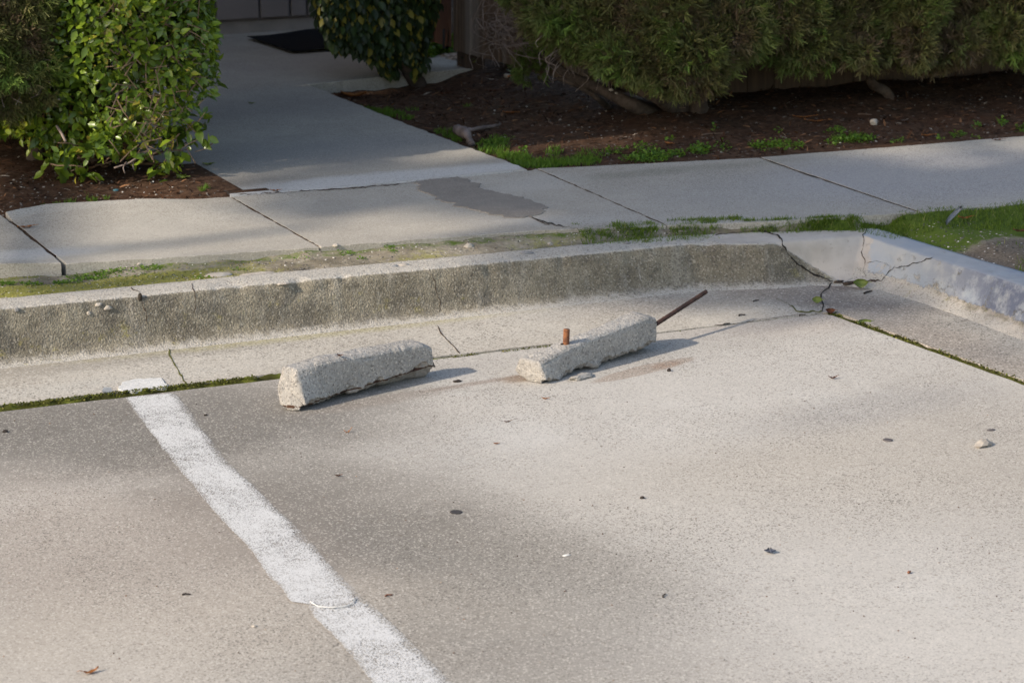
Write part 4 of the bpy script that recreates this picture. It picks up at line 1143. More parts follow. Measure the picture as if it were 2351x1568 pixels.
# ---- small dark-leaved tree by the walk corner
tb = W(962, 198, .10)
tree = empty('small_tree', tb); tag(tree, 'small dark leaved tree leaning over the corner of the walk, drooping leaves with yellow tips', 'tree')
trunk('trunk', [[tb, WB(945, 172, tb.y-.02), WB(925, 140, tb.y-.03), WB(905, 80, tb.y), WB(900, -30, tb.y)], [WB(928, 150, tb.y-.03), WB(960, 110, tb.y), WB(975, 40, tb.y), WB(975, -60, tb.y)]], [(.034, .02), (.018, .012)], M['trunk'], tree)
parts = []
for (x, y, r) in [(790, 20, .12), (850, 10, .13), (910, 20, .13), (945, 10, .11), (965, 60, .05), (930, 70, .10), (880, 70, .11), (820, 60, .10), (775, 60, .05), (770, 90, .04), (870, 110, .07), (915, 110, .07), (950, 110, .05), (885, 148, .028), (898, 163, .018), (840, 95, .06), (800, 95, .035), (965, 135, .03), (955, 160, .02), (850, -60, .2), (920, -60, .16), (790, -60, .15), (870, -150, .25)]:
    p = WB(x, y, tb.y-.05)
    n = int(8200*r*r/.0169*.12)+9
    d = unit(n); pos = np.array(p) + d*(r*rng.random(n)**.4)[:, None]
    dd = d*.35 + np.array([0, -.15, -.9]) + unit(n)*.35; up = d + np.array([-.1, -.6, .5]) + unit(n)*.4
    k = np.array([mn.noise(Vector(q)*12) for q in pos]); rnd = .38+.2*rng.normal(size=n)+.25*k; rnd[rng.random(n) < .17] = .95
    parts.append((pos, rotmats(dd, up, rng.normal(size=n)*.4), .038*rng.uniform(.5, 1.2, n), rnd))
P_, Fr_, S_, R_ = cat(parts)
scatter(LEAF_V, LEAF_F, P_, Fr_, np.stack([S_*.95, S_, S_], 1), R_, 'crown', M['shrub'], tree)

# ------------------------------------------------------------------ fence and gate
FA = 4.09
def fline(b): return interp(b, [8.4, 8.72, 9.76, 10.6], [4.17, 4.15, 4.05, 4.02])
def boards(name, b0, b1, zb, zt_, mat, parent, w=.092, seed=0):
    bm = bmesh.new(); b = b0; rr = random.Random(seed)
    while b < b1-.01:
        e = min(b+w, b1); x = fline((b+e)/2); dz = rr.uniform(-.003, .003); dx = rr.uniform(-.0015, .0015)
        box(bm, x-.009+dx, x+.009+dx, b+.0015, e-.0015, zb+dz, zt_+dz); b = e
    bmesh.ops.bevel(bm, geom=[e for e in bm.edges], offset=.0015, segments=1, affect='EDGES')
    return bm_obj(name, bm, mat, parent)
fence = empty('fence', (4.1, 9.0, .15)); tag(fence, 'weathered brown board fence behind the dead twigs, its bottom clear of the soil', 'fence')
boards('boards', 8.46, 9.53, .213, 1.7, M['fence'], fence, .115, 3)
def pbox(name, x0, x1, y0, y1, za, zb_, mat, parent, bev=.003):
    bm = bmesh.new(); box(bm, x0, x1, y0, y1, za, zb_); bmesh.ops.bevel(bm, geom=[e for e in bm.edges], offset=bev, segments=1, affect='EDGES'); return bm_obj(name, bm, mat, parent)
pbox('post', 4.085, 4.17, 9.45, 9.54, .06, 1.75, M['post'], fence)
pbox('rail', 4.165, 4.20, 8.5, 9.45, .30, .38, M['post'], fence)
gate = empty('gate', (4.05, 9.9, .15)); tag(gate, 'reddish wooden gate left of the fence with a pale strap hinge', 'gate')
boards('boards', 9.56, 10.45, .225, 1.7, M['gate'], gate, .14, 8)
# hinge: strap triangle + knuckle
def hinge():
    b = 9.56; x = fline(b)-.0135
    def at(xp, yp): return WA(xp, yp, x)
    bm = bmesh.new()
    pts = [at(1017, 78), at(1017, 97), at(1000, 88), at(997, 85), at(999, 80)]
    vs = [bm.verts.new(p) for p in pts]; f = bm.faces.new(vs)
    r = bmesh.ops.solidify(bm, geom=[f], thickness=.003)
    bm_obj('hinge_strap', bm, M['metal'], gate)
    bm = bmesh.new(); tube(bm, [at(1020, 68), at(1020, 112)], .0075, 8); bm_obj('hinge_pin', bm, M['darkmetal'], gate, True)
    bm = bmesh.new(); a, b2, c, d = at(1023, 68), at(1030, 69), at(1030, 113), at(1023, 112)
    f = bm.faces.new([bm.verts.new(p) for p in (a, b2, c, d)]); bmesh.ops.solidify(bm, geom=[f], thickness=.003); bm_obj('hinge_plate', bm, M['metal'], gate)
hinge()
fence2 = empty('fence', (5.8, 8.42, .15)); tag(fence2, 'dark board fence in deep shade behind the junipers on the right', 'fence')
bm = bmesh.new(); a = 4.20; rr = random.Random(4)
while a < 13.0:
    dz = rr.uniform(-.003, .003); box(bm, a+.0015, a+.113, 8.41+rr.uniform(-.001, .001), 8.43, interp(a, [4.2, 4.7], [.20, .155])+dz, 1.7); a += .115
bm_obj('boards', bm, M['post'], fence2)  # darker post wood puts the deep shade into the board colour
pbox('post', 6.1, 6.19, 8.432, 8.52, .05, 1.7, M['post'], fence2); pbox('rail', 4.21, 13.0, 8.432, 8.47, .32, .40, M['post'], fence2)

# ------------------------------------------------------------------ ground cover (stuff)
DG = None
bpy.context.view_layer.update(); DG = bpy.context.evaluated_depsgraph_get()
def drop(a, b):
    if b > 7.0: return zbed(a, b)
    return zverge(a, b)
BL_V = [(-.06, 0, 0), (.06, 0, 0), (-.05, .5, .05), (.05, .5, .05), (0, 1, .22)]
BL_F = [(0, 1, 3, 2), (2, 3, 4)]
def blades(name, pts, h, mat, lean=.35, wid=1., label_kind='stuff', rb=0.):
    pts = np.array(pts); n = len(pts)
    d = np.array([0, 0, 1.]) + unit(n)*lean; d[:, 2] = np.abs(d[:, 2])
    sc = h*rng.uniform(.5, 1.3, n); rnd = np.clip(.5+.22*rng.normal(size=n)+rb, 0, 1)
    o = scatter(BL_V, BL_F, pts, rotmats(d, unit(n), rng.random(n)*6.28), np.stack([sc*wid, sc, sc], 1), rnd, name, mat)
    return tag(o, kind='stuff')
def inpoly(x, y, P):
    c = False; j = len(P)-1
    for i in range(len(P)):
        if (P[i][1] > y) != (P[j][1] > y) and x < (P[j][0]-P[i][0])*(y-P[i][1])/(P[j][1]-P[i][1]+1e-12)+P[i][0]: c = not c
        j = i
    return c
def sample_poly(P, n, z=.14, dens=None):
    Q = [tuple(W(x, y, z))[:2] for x, y in P]
    xs, ys = [q[0] for q in Q], [q[1] for q in Q]; out = []; tries = 0
    while len(out) < n and tries < n*60:
        tries += 1
        a, b = random.uniform(min(xs), max(xs)), random.uniform(min(ys), max(ys))
        if inpoly(a, b, Q) and (dens is None or random.random() < dens(a, b)): out.append((a, b, drop(a, b)-.001))
    return out
# lawn strip right of the corner
nzd = lambda s, lo, hi: (lambda a, b: sstep(lo, hi, n3((a, b, 1), s)+.5*n3((a, b, 4), s*3)))
g = sample_poly([(2000, 516), (1900, 512), (1800, 516), (1950, 502), (2110, 490), (2351, 471), (2900, 430), (3000, 640), (2351, 530), (2230, 522), (2100, 524), (2050, 530)], 15000, .14, nzd(7, -.9, .0))
g += sample_poly([(2230, 520), (2351, 528), (2700, 560), (2700, 760), (2351, 612), (2300, 575), (2250, 545)], 2600, .13, nzd(9, -.1, .45))
g += sample_poly([(1310, 530), (1400, 527), (1530, 521), (1700, 514), (1700, 535), (1600, 540), (1450, 548), (1360, 545)], 2600, .13, nzd(10, -.15, .35))
g += sample_poly([(1700, 514), (1800, 511), (1950, 503), (1900, 512), (1740, 522)], 1500, .14, nzd(10, -.5, .35))
g += sample_poly([(1330, 531), (1530, 522), (1700, 514), (1960, 503), (1985, 512), (1900, 517), (1740, 524), (1650, 536), (1480, 548), (1340, 552)], 3600, .14, nzd(9, -.5, .3))
g += sample_poly([(1940, 504), (2070, 495), (2090, 515), (2055, 530), (1998, 517), (1960, 513)], 1500, .14, nzd(9, -.9, -.1))
blades('grass', g, .016, M['grass'], .7, 1.0)
# weed patches at the edge of the right bed: small round leaves
WL_V = [(0, 0, 0), (-.4, .35, .1), (.4, .35, .1), (-.35, .8, .08), (.35, .8, .08), (0, 1, .0)]
WL_F = [(0, 2, 1), (1, 2, 4, 3), (3, 4, 5)]
def leaves(name, pts, s, mat, zr=.012, rb=0.):
    pts = np.array(pts); n = len(pts); pts[:, 2] += rng.random(n)*zr
    d = unit(n)*np.array([1, 1, .35]) + np.array([0, 0, .25]); up = np.array([0, 0, 1.]) + unit(n)*.5
    sc = s*rng.uniform(.5, 1.3, n)
    o = scatter(WL_V, WL_F, pts, rotmats(d, up, rng.normal(size=n)*.3), sc, np.clip(.5+.25*rng.normal(size=n)+rb, 0, 1), name, mat)
    return tag(o, kind='stuff')
def clumps(cl, per=1.0):
    out = []
    for (x, y, rx, ry, n) in cl:
        for _ in range(int(n*per)):
            an, q = random.random()*6.28, random.random()**.6
            p = W(x+math.cos(an)*rx*q, y+math.sin(an)*ry*q, .14); out.append((p.x, p.y, drop(p.x, p.y)-.001))
    return out
wl_ = clumps([(1500, 355, 50, 10, 420), (1480, 365, 60, 8, 350), (1410, 345, 25, 6, 80), (1475, 335, 40, 8, 110), (1605, 344, 28, 10, 260), (1560, 352, 18, 8, 70), (1660, 336, 20, 12, 60), (1740, 332, 22, 6, 80), (1790, 331, 30, 9, 140), (1830, 336, 20, 6, 70),
              (1770, 340, 40, 8, 90), (1950, 316, 45, 12, 420), (1920, 300, 26, 6, 90), (1990, 318, 24, 8, 130), (1915, 330, 20, 8, 50), (2060, 325, 20, 5, 40), (2160, 322, 12, 5, 30), (2200, 310, 20, 8, 60), (2240, 320, 14, 6, 40),
              (2300, 282, 14, 7, 50), (2245, 290, 10, 6, 30), (2345, 298, 14, 9, 60), (2450, 300, 60, 12, 160), (2600, 290, 60, 12, 160), (1540, 318, 10, 5, 20), (1640, 300, 8, 5, 14), (1790, 300, 10, 4, 16), (1200, 345, 10, 4, 30), (1120, 330, 14, 6, 60), (1150, 318, 30, 10, 60)])
leaves('weeds', wl_, .0095, M['weed'], .014)
g = clumps([(1240, 375, 70, 10, 1500), (1330, 370, 50, 10, 700), (1180, 358, 40, 10, 600), (1130, 338, 40, 14, 500), (1145, 325, 26, 16, 260), (1040, 307, 26, 9, 260), (1010, 300, 16, 6, 80), (880, 245, 22, 6, 200), (905, 255, 26, 8, 260), (850, 236, 22, 5, 160), (935, 268, 18, 6, 120), (1270, 350, 22, 10, 120), (1360, 352, 40, 10, 140), (1050, 322, 16, 6, 80),
            (950, 240, 16, 5, 30), (1075, 240, 14, 5, 30), (160, 463, 16, 5, 80), (215, 458, 12, 5, 80), (200, 455, 3, 22, 16), (100, 475, 10, 3, 40), (245, 452, 6, 3, 20), (130, 468, 10, 4, 40), (465, 446, 10, 3, 40), (475, 442, 6, 3, 20)])
blades('weeds', g, .017, M['weed'], .6, 1.3)
# bed under gate: sunlit plants and pebbles
def bp(x, y, n, rx, ry): return clumps([(x, y, rx, ry, n)])
leaves('weeds', bp(985, 128, 500, 14, 12) + bp(1015, 128, 260, 25, 5) + bp(1040, 122, 160, 14, 8), .022, M['weed'], .05, .25)
leaves('weeds', bp(1122, 135, 40, 12, 6) + bp(1165, 158, 60, 12, 8) + bp(1175, 168, 40, 10, 6) + bp(1790, 185, 50, 14, 9) + bp(1785, 205, 30, 9, 6) + bp(1075, 158, 60, 12, 5), .028, M['shrub'], .05, .1)
def pebbles(name, pts, r, mat, n_sub=1):
    V0 = []; bm = bmesh.new(); bmesh.ops.create_icosphere(bm, subdivisions=n_sub, radius=1); bm.verts.ensure_lookup_table()
    tv = [tuple(v.co) for v in bm.verts]; tf = [tuple(v.index for v in f.verts) for f in bm.faces]; bm.free()
    pts = np.array(pts); n = len(pts); sc = r*rng.uniform(.5, 1.4, n)
    s3 = np.stack([sc*rng.uniform(.7, 1.2, n), sc*rng.uniform(.7, 1.2, n), sc*rng.uniform(.4, .7, n)], 1)
    fr = rotmats(unit(n)*np.array([1, 1, .2]), np.tile([0, 0, 1.], (n, 1)), rng.normal(size=n)*.2)
    return tag(scatter(tv, tf, pts, fr, s3, rng.random(n), name, mat, None, n_sub > 1), kind='stuff')
M['pebble'] = leafmat('pebbles', [(0, (.22, .18, .14)), (.5, (.38, .31, .25)), (1, (.55, .48, .42))], 0, .85, .2)
M['grit'] = leafmat('grit', [(0, (.06, .055, .05)), (.6, (.20, .18, .16)), (.93, (.38, .35, .31)), (1, (.75, .73, .70))], 0, .85, .2)
pebbles('gravel', bp(1030, 138, 340, 30, 6) + bp(1010, 133, 80, 16, 4), .011, M['pebble'], 2)
pebbles('grit', sample_poly([(2050, 530), (2100, 526), (2230, 524), (2360, 560), (2700, 640), (2700, 800), (2351, 618), (2250, 592), (2120, 552)], 1500, .12), .0035, M['grit'])
vp = []
for _ in range(2300):
    a = random.uniform(1.2, 3.9); b = random.uniform(6.50, swf(a)); vp.append((a, b, zverge(a, b)))
pebbles('grit', vp, .0024, M['grit'])
# mossy weeds on the strip behind the kerb
sm = clumps([(15, 637, 25, 7, 170), (75, 640, 30, 6, 120), (135, 632, 14, 5, 90), (200, 622, 50, 6, 300), (250, 613, 40, 4, 160), (160, 632, 30, 6, 120), (345, 607, 40, 5, 130), (300, 618, 60, 7, 60), (460, 632, 24, 4, 36), (550, 612, 20, 4, 26), (800, 578, 24, 4, 60), (830, 586, 12, 3, 20), (895, 566, 14, 4, 40), (900, 575, 10, 3, 20), (700, 590, 30, 8, 20), (140, 592, 12, 3, 26), (1390, 530, 12, 3, 50)], 1)
leaves('weeds', sm, .0062, M['weed'], .007, .15)
mo = []
for _ in range(5200):
    a = random.uniform(1.1, 2.3); b = random.uniform(6.51, swf(a)-.005)
    if random.random() < clamp(mverge(a, b)[0]*1.2-.2): mo.append((a, b, zverge(a, b)-.001))
M['ymoss'] = leafmat('yellow moss', [(0, (.18, .17, .04)), (.6, (.28, .25, .07)), (1, (.36, .33, .14))], .1, .9, .1)
leaves('moss', mo, .0045, M['ymoss'], .001)
# moss in the joints
def jointmoss():
    pts = []; V = []; Fc = []
    A_ = list(np.arange(-1.0, 3.62, .01))
    n = 6
    for i, a in enumerate(A_):
        g_ = jgap(a); c0 = interp(a, [0, 2.06, 2.45, 2.78, 3.1, 3.63], [B0-.014, B0-.014, B0-.002, B0+.002, B0-.007, B0-.002]); 
        for k in range(n+1):
            t = k/n; b = c0 + (g_+.004)*t
            hump = math.sin(t*math.pi)
            z = -.006 + hump*min(.012, g_*.3)*(.7+.9*fbm((a, b, 0), 30, 3)) + .004*t
            V.append((a, b, z if 0 < k < n else -.02))
    for i in range(len(A_)-1):
        for k in range(n): Fc.append((i*(n+1)+k, (i+1)*(n+1)+k, (i+1)*(n+1)+k+1, i*(n+1)+k+1))
    rnd = [clamp(.45+.7*fbm(v, 18, 3)) for v in V]
    o = link('moss', mesh_np('moss', V, np.array(Fc), [4]*len(Fc), True, {'rnd': rnd}), M['moss']); tag(o, kind='stuff')
    for _ in range(9000):
        a = random.uniform(-.2, 3.2); g_ = jgap(a)
        if a > 2.06 and random.random() > g_/.02: continue
        if n3((a, 0, 0), 5)+.5*n3((a, 3, 0), 15) < -.08: continue
        t = random.betavariate(2.2, 2); b = B0-.013 + (g_+.002)*t + (.004 if a > 2.3 else 0)
        pts.append((a, b, -.004+.009*math.sin(t*3.14)*min(1, g_/.03)))
    leaves('moss', pts, .0048, M['moss'], .004)
    # right joint
    p0, p1 = Vector((3.645, 5.955, 0)), Vector((3.745, 4.9, 0)); V = []; Fc = []; pts = []
    for i in range(220):
        p = p0.lerp(p1, i/219)
        for k in range(5):
            t = k/4; V.append((p.x-.002+.028*t, p.y, -.02 if k in (0, 4) else -.003+.004*fbm((p.x+t, p.y*3, 0), 9, 2)+.003*t))
    for i in range(219):
        for k in range(4): Fc.append((i*5+k, i*5+k+1, (i+1)*5+k+1, (i+1)*5+k))
    o = link('moss', mesh_np('moss', V, np.array(Fc), [4]*len(Fc), True, {'rnd': [clamp(.30+.5*fbm(v, 18, 3)) for v in V]}), M['moss']); tag(o, kind='stuff')
    for _ in range(1500):
        t = random.random()**1.6; p = p0.lerp(p1, t)
        if n3((p.x, p.y, 5), 12) < -.1: continue
        pts.append((p.x+random.uniform(0, .024), p.y, -.001))
    leaves('moss', pts, .0055, M['moss'], .003, -.1)
jointmoss()
# bark mulch and dry needles on the beds
MU_V = [(-.12, 0, 0), (.12, 0, 0), (-.16, .5, .06), (.16, .5, .04), (-.05, 1, 0), (.08, .95, 0)]
MU_F = [(0, 1, 3, 2), (2, 3, 5, 4)]
def mulch(n, a0, a1, b0, b1, cond, s=.022):
    out = []
    while len(out) < n:
        a, b = random.uniform(a0, a1), random.uniform(b0, b1)
        if cond(a, b): out.append((a, b, zbed(a, b)+.001))
    pts = np.array(out); nn = len(pts)
    d = unit(nn)*np.array([1, 1, .22]); up = np.array([0, 0, 1.]) + unit(nn)*.35
    sc = s*rng.uniform(.3, 1.4, nn)**1.3; w = rng.uniform(.3, 1.0, nn)
    rnd = np.clip(rng.random(nn)**1.3*.92, 0, 1); rnd[rng.random(nn) < .012] = 1
    o = scatter(MU_V, MU_F, pts, rotmats(d, up, rng.normal(size=nn)*.2), np.stack([sc*w, sc, sc], 1), rnd, 'mulch', M['mulch'], None, False)
    tag(o, kind='stuff')
mulch(15000, 3.36, 6.2, 7.28, 9.5, lambda a, b: b > swb(a)+.005 and a > 3.45-.03*(b-7.5) and b < 9.3+.1*(a-3.4))
mulch(6500, 1.0, 2.5, 7.40, 9.2, lambda a, b: b > swb(a)+.005 and a < 2.42)
gp = []
for _ in range(450):
    a, b = random.uniform(1.3, 2.42), random.uniform(7.45, 8.1)
    if b > swb(a)+.01: gp.append((a, b, zbed(a, b)+.001))
for _ in range(450):
    a, b = random.uniform(3.5, 6), random.uniform(7.35, 9)
    if b > swb(a)+.01: gp.append((a, b, zbed(a, b)+.001))
pebbles('grit', gp, .0034, M['grit'])

# ------------------------------------------------------------------ single small things
def place(bm, x, y, rz=0., up=.0, z=None):
    h = hit(x, y)
    loc = h[0] if h else W(x, y)
    bm.transform(Matrix.Translation(loc + Vector((0, 0, up))) @ Matrix.Rotation(rz, 4, 'Z')); return bm
def stone(x, y, r, sq, mat, label, cat='stone', name='stone', seed=1, rz=0., up=None, group=None, amp=.35, sub=3):
    bm = rock_bm(r, sq, seed, sub, amp); place(bm, x, y, rz, r*sq[2]*.5 if up is None else up)
    o = bm_obj(name, bm, mat, None, sub > 2); tag(o, label, cat, group); return o
def leaf_obj(x, y, L, w, mat, label, rz=0., curl=.3, name='leaf', cat='leaf', up=.002, group=None, tilt=0.):
    bm = bmesh.new(); n = 8; rows = []
    for i in range(n+1):
        t = i/n; ww = w*math.sin(math.pi*min(1, t*.96+.02))**.8*.5
        z = curl*L*(t-.5)**2*1.6
        rows.append([bm.verts.new((ww*s, (t-.5)*L, z + abs(s)*w*.18 + .0012*math.sin(i*2.1+s*3))) for s in (-1, -.5, 0, .5, 1)])
    fs = [bm.faces.new((rows[i][k], rows[i][k+1], rows[i+1][k+1], rows[i+1][k])) for i in range(n) for k in range(4)]
    bmesh.ops.solidify(bm, geom=fs, thickness=.0006)
    tube(bm, [(0, -.5*L, curl*L*.4), (0, -.62*L, curl*L*.55), (.01*L, -.74*L, curl*L*.5)], .0006, 5)
    bm.transform(Matrix.Rotation(tilt, 4, 'Y'))
    place(bm, x, y, rz, up); o = bm_obj(name, bm, mat, None, True); tag(o, label, cat, group); return o
def disc(x, y, rx, ry, th, mat, label, name, cat, rz=0., group=None):
    bm = bmesh.new(); n = 24; pts = []
    for ring, (k, z) in enumerate(((1, 0), (.97, th*.8), (.75, th))):
        pts.append([bm.verts.new((rx*k*math.cos(6.283*i/n)*(1+.06*n3((i*.7, ring*.1, rx*99), 1)), ry*k*math.sin(6.283*i/n)*(1+.06*n3((i*.7, 5, 0), 1)), z)) for i in range(n)])
    for a, b in zip(pts, pts[1:]):
        for i in range(n): bm.faces.new((a[i], a[(i+1) % n], b[(i+1) % n], b[i]))
    bm.faces.new(pts[-1]); place(bm, x, y, rz, .0004); o = bm_obj(name, bm, mat, None, True); tag(o, label, cat, group); return o
def twig_obj(x, y, L, r, mat, label, rz=0., name='twig', cat='twig', bend=.1, group=None, up=None):
    bm = bmesh.new(); pts = curve_pts([(-L/2, 0, 0), (-L/6, bend*L, .001), (L/5, -bend*.5*L, .001), (L/2, bend*.3*L, 0)], 4)
    tube(bm, pts, [r*(1-.4*i/len(pts)) for i in range(len(pts))], 6, True, .2); place(bm, x, y, rz, r*.9 if up is None else up)
    o = bm_obj(name, bm, mat, None, True); tag(o, label, cat, group); return o
stone(2255, 1024, .019, (1.35, .8, .62), M['stone'], 'pale angular stone lying on the lot at the right, largest loose stone in view', seed=4, rz=.2, amp=.5, sub=2)
disc(1047, 1176, .0130, .0140, .0012, M['black'], 'black round gum spot on the lot below the two wheel stop pieces', 'gum_spot', 'gum spot')
disc(2038, 1011, .0110, .0120, .0022, M['greycoin'], 'small dark grey round disc on the lot left of the pale angular stone', 'disc', 'disc')
leaf_obj(1768, 1270, .016, .024, M['blueflake'], 'blue grey crescent flake with a pale underside on the lot, lower right', -.4, .5, 'flake', 'flake')
disc(2275, 988, .011, .006, .002, M['greycoin'], 'thin dark scrap just behind the pale angular stone', 'scrap', 'scrap')
leaf_obj(1975, 663, .042, .030, M['leafgreen'], 'light green leaf at the foot of the kerb corner', 1.15, .5, up=.013, group='fallen green leaves', tilt=-.8)
leaf_obj(1876, 697, .028, .020, M['leafgreen'], 'bright green leaf standing beside the crack in the gutter', 1.0, .3, up=.010, group='fallen green leaves', tilt=-1.0)
leaf_obj(1982, 750, .044, .020, M['leafgreen'], 'yellow green leaf lying across the mossy joint at the right', 1.6, .3, up=.010, group='fallen green leaves', tilt=-.7)
leaf_obj(1906, 722, .026, .018, M['brown'], 'orange brown curled leaf where the crack meets the mossy joint', 1.1, .7, up=.008, tilt=-.7)
twig_obj(1993, 673, .036, .0030, M['darkbit'], 'short dark bark stick in front of the kerb corner', .35, 'bark_stick', 'stick', .02)
twig_obj(1736, 692, .022, .0020, M['darkbit'], 'small dark twig in the gutter right of the long rusty bar', .3, group='small dark twigs')
twig_obj(1704, 725, .022, .0022, M['darkbit'], 'dark curled twig on the lot left of the mossy crack loop', .2, bend=.25, group='small dark twigs')
twig_obj(1843, 725, .022, .0020, M['darkbit'], 'small dark twig just in front of the mossy crack loop', .2, bend=.25, group='small dark twigs')
twig_obj(1668, 745, .026, .0018, M['darkbit'], 'thin dark twig right of the right wheel stop piece, below the rusty bar', .3, group='small dark twigs')
stone(1952, 652, .013, (1.6, .7, .4), M['trunk'], 'clod of dirt in the bottom of the kerb corner', 'clod', 'dirt_clod', 5, amp=.5)
stone(1925, 648, .009, (1.6, .8, .4), M['trunk'], 'small crumb of dirt at the end of the kerb crack', 'clod', 'dirt_clod', 8, amp=.5)
leaf_obj(1912, 870, .022, .010, M['brown'], 'brown curled leaf on the lot right of the wheel stop pieces', 1.3, .6)
twig_obj(2088, 1316, .008, .0028, M['brown'], 'tiny brown crumb low on the lot at the right', .5, 'crumb', 'crumb')
stone(1474, 1144, .0045, (1, 1, .8), M['darkbit'], 'small dark brown seed in the middle of the lot', 'seed', 'seed', 3)
twig_obj(1525, 1368, .020, .0016, M['darkbit'], 'small dark forked twig at the lower middle of the lot', .9)
twig_obj(893, 1368, .016, .0018, M['brown'], 'short brown twig right of the white line near the bottom', .1)
twig_obj(428, 1366, .016, .0020, M['darkbit'], 'dark bit of bark left of the white line, lower left', -.3, 'bark_bit', 'bark')
leaf_obj(207, 1546, .034, .010, M['orange'], 'orange dry leaf at the lower left corner', -1.35, .5)
stone(583, 1438, .0045, (1, 1, .5), M['whitestone'], 'tiny pale pebble left of the white line near the bottom', 'pebble', 'pebble', 3)
stone(1300, 1275, .0055, (1.5, .8, .3), M['paint'], 'tiny white paint chip on the lot below the right wheel stop piece', 'paint chip', 'paint_chip', 3)
leaf_obj(776, 1094, .014, .007, M['brown'], 'small reddish brown scrap of leaf right of the white line', 1.2, .4)
leaf_obj(798, 994, .022, .004, M['orange'], 'thin orange curl of leaf in front of the left wheel stop piece', 1.9, .8)
leaf_obj(1251, 917, .016, .006, M['orange'], 'small orange brown scrap in front of the right wheel stop piece', .8, .4)
stone(1536, 852, .0055, (1, .9, .9), M['darkbit'], 'small dark pebble at the lower edge of the dirt mark right of the wheel stop', 'pebble', 'pebble', 6)
stone(1050, 877, .0065, (1.6, .8, .6), M['darkbit'], 'dark pebble in the shadow right of the left wheel stop piece', 'pebble', 'pebble', 7)
stone(472, 954, .0035, (1.3, 1, .8), M['darkbit'], 'tiny black pebble right of the top of the white line', 'pebble', 'pebble', 9)
stone(12, 992, .005, (1.3, 1, .8), M['darkbit'], 'dark crumb at the left edge of the lot below the mossy joint', 'pebble', 'pebble', 10)
leaf_obj(1139, 1020, .012, .006, M['orange'], 'tiny orange fleck in the middle of the lot below the right wheel stop piece', 1.2, .3)
leaf_obj(1165, 970, .016, .003, M['brown'], 'thin brown shred on the lot below the gap between the wheel stop pieces', 1.5, .3)
leaf_obj(780, 820, .014, .010, M['brown'], 'rust brown leaf scrap on top of the left wheel stop piece', .7, .6, up=.003)
twig_obj(790, 829, .016, .0010, M['darkbit'], 'thin dark stalk hanging over the top edge of the left wheel stop piece', -.9, up=.003)
stone(1290, 791, .0045, (1, .8, .5), M['darkbit'], 'dark crumb at the foot of the upright rusty stub', 'crumb', 'crumb', 4)
# loose specks of grit on the lot
sp_ = []
for _ in range(260):
    x, y = random.uniform(0, 2351), random.uniform(880, 1568); p = W(x, y); 
    if p.y < 5.9 and p.x < 3.6: sp_.append((p.x, p.y, .0008))
pebbles('grit', sp_, .0014, M['mulch'])
# clear shard, embedded kerb stones, stones on the strip
bm = bmesh.new(); v = [bm.verts.new(c) for c in ((-.012, -.010, 0), (.011, -.008, .001), (.013, .006, .012), (-.003, .012, .014), (-.013, .004, .008))]; f = bm.faces.new(v)
bmesh.ops.solidify(bm, geom=[f], thickness=.0015); place(bm, 247, 905, .2, .002); tag(bm_obj('plastic_shard', bm, M['glass']), 'clear plastic shard stuck in the mossy joint left of the white line', 'shard')
twig_obj(262, 911, .060, .0022, M['brown'], 'reddish brown stick lying along the mossy joint left of the white line', .03, 'stick', 'stick', .02)
stone(500, 633, .030, (1.3, .75, .28), M['stone'], 'flat oval cobble set in the strip behind the kerb, left of centre', 'cobble', 'cobble', 2, up=.0, amp=.12, group='cobbles set in the kerb strip')
stone(590, 629, .028, (1.8, .5, .15), M['stone'], 'long flat pale cobble right of the oval one behind the kerb', 'cobble', 'cobble', 3, up=.0, amp=.12, group='cobbles set in the kerb strip')
stone(322, 684, .010, (.6, .6, 1.2), M['crack'], 'dark pebble stuck in the chipped kerb edge above the crack', 'pebble', 'pebble', 5, up=.0)
stone(248, 706, .0085, (1.3, .8, .8), M['whitestone'], 'white pebble exposed in the chipped kerb edge at the left', 'pebble', 'pebble', 6, up=-.002)
stone(204, 720, .006, (1, .8, 1.1), M['whitestone'], 'smaller white pebble in the kerb face below the exposed one', 'pebble', 'pebble', 7, up=.0)
stone(226, 700, .007, (1.2, .8, .8), M['stone'], 'tan pebble beside the white pebble in the kerb edge', 'pebble', 'pebble', 8, up=.0)
stone(38, 712, .007, (1, .8, 1), M['greystone'], 'grey pebble exposed in the kerb edge near the left border', 'pebble', 'pebble', 9, up=.0)
stone(928, 609, .010, (1.5, .9, .5), M['stone'], 'tan pebble set in the top edge of the kerb, near its middle', 'pebble', 'pebble', 11, up=.0)
stone(1209, 583, .011, (1.6, .9, .5), M['greystone'], 'blue grey pebble set in the kerb top, right of the middle', 'pebble', 'pebble', 12, up=.0)
stone(905, 612, .008, (1.5, .9, .5), M['greystone'], 'grey pebble left of the tan one in the kerb edge', 'pebble', 'pebble', 13, up=.0)
stone(650, 652, .011, (1.6, .7, .3), M['stone'], 'flat tan pebble along the kerb edge, left of the middle', 'pebble', 'pebble', 14, up=.0)
stone(1077, 566, .011, (1.2, .9, .6), M['whitestone'], 'whitish stone on the strip behind the kerb under the sidewalk, near centre', 'stone', 'stone', 15, up=.001)
stone(771, 565, .007, (1.2, .9, .8), M['whitestone'], 'small white pebble by the sidewalk edge, left of centre', 'pebble', 'pebble', 16, up=.001)
stone(800, 615-28, .005, (1.6, .9, .5), M['whitestone'], 'tiny white pebble in the strip left of centre', 'pebble', 'pebble', 17, up=.001)
stone(1262, 563-2, .006, (1.2, .9, .8), M['whitestone'], 'small pale pebble on the strip right of the mortar patch', 'pebble', 'pebble', 18, up=.001)
stone(1440, 594-34, .007, (1.6, .9, .6), M['greystone'], 'small grey pebble on the strip before the grass', 'pebble', 'pebble', 19, up=.001)
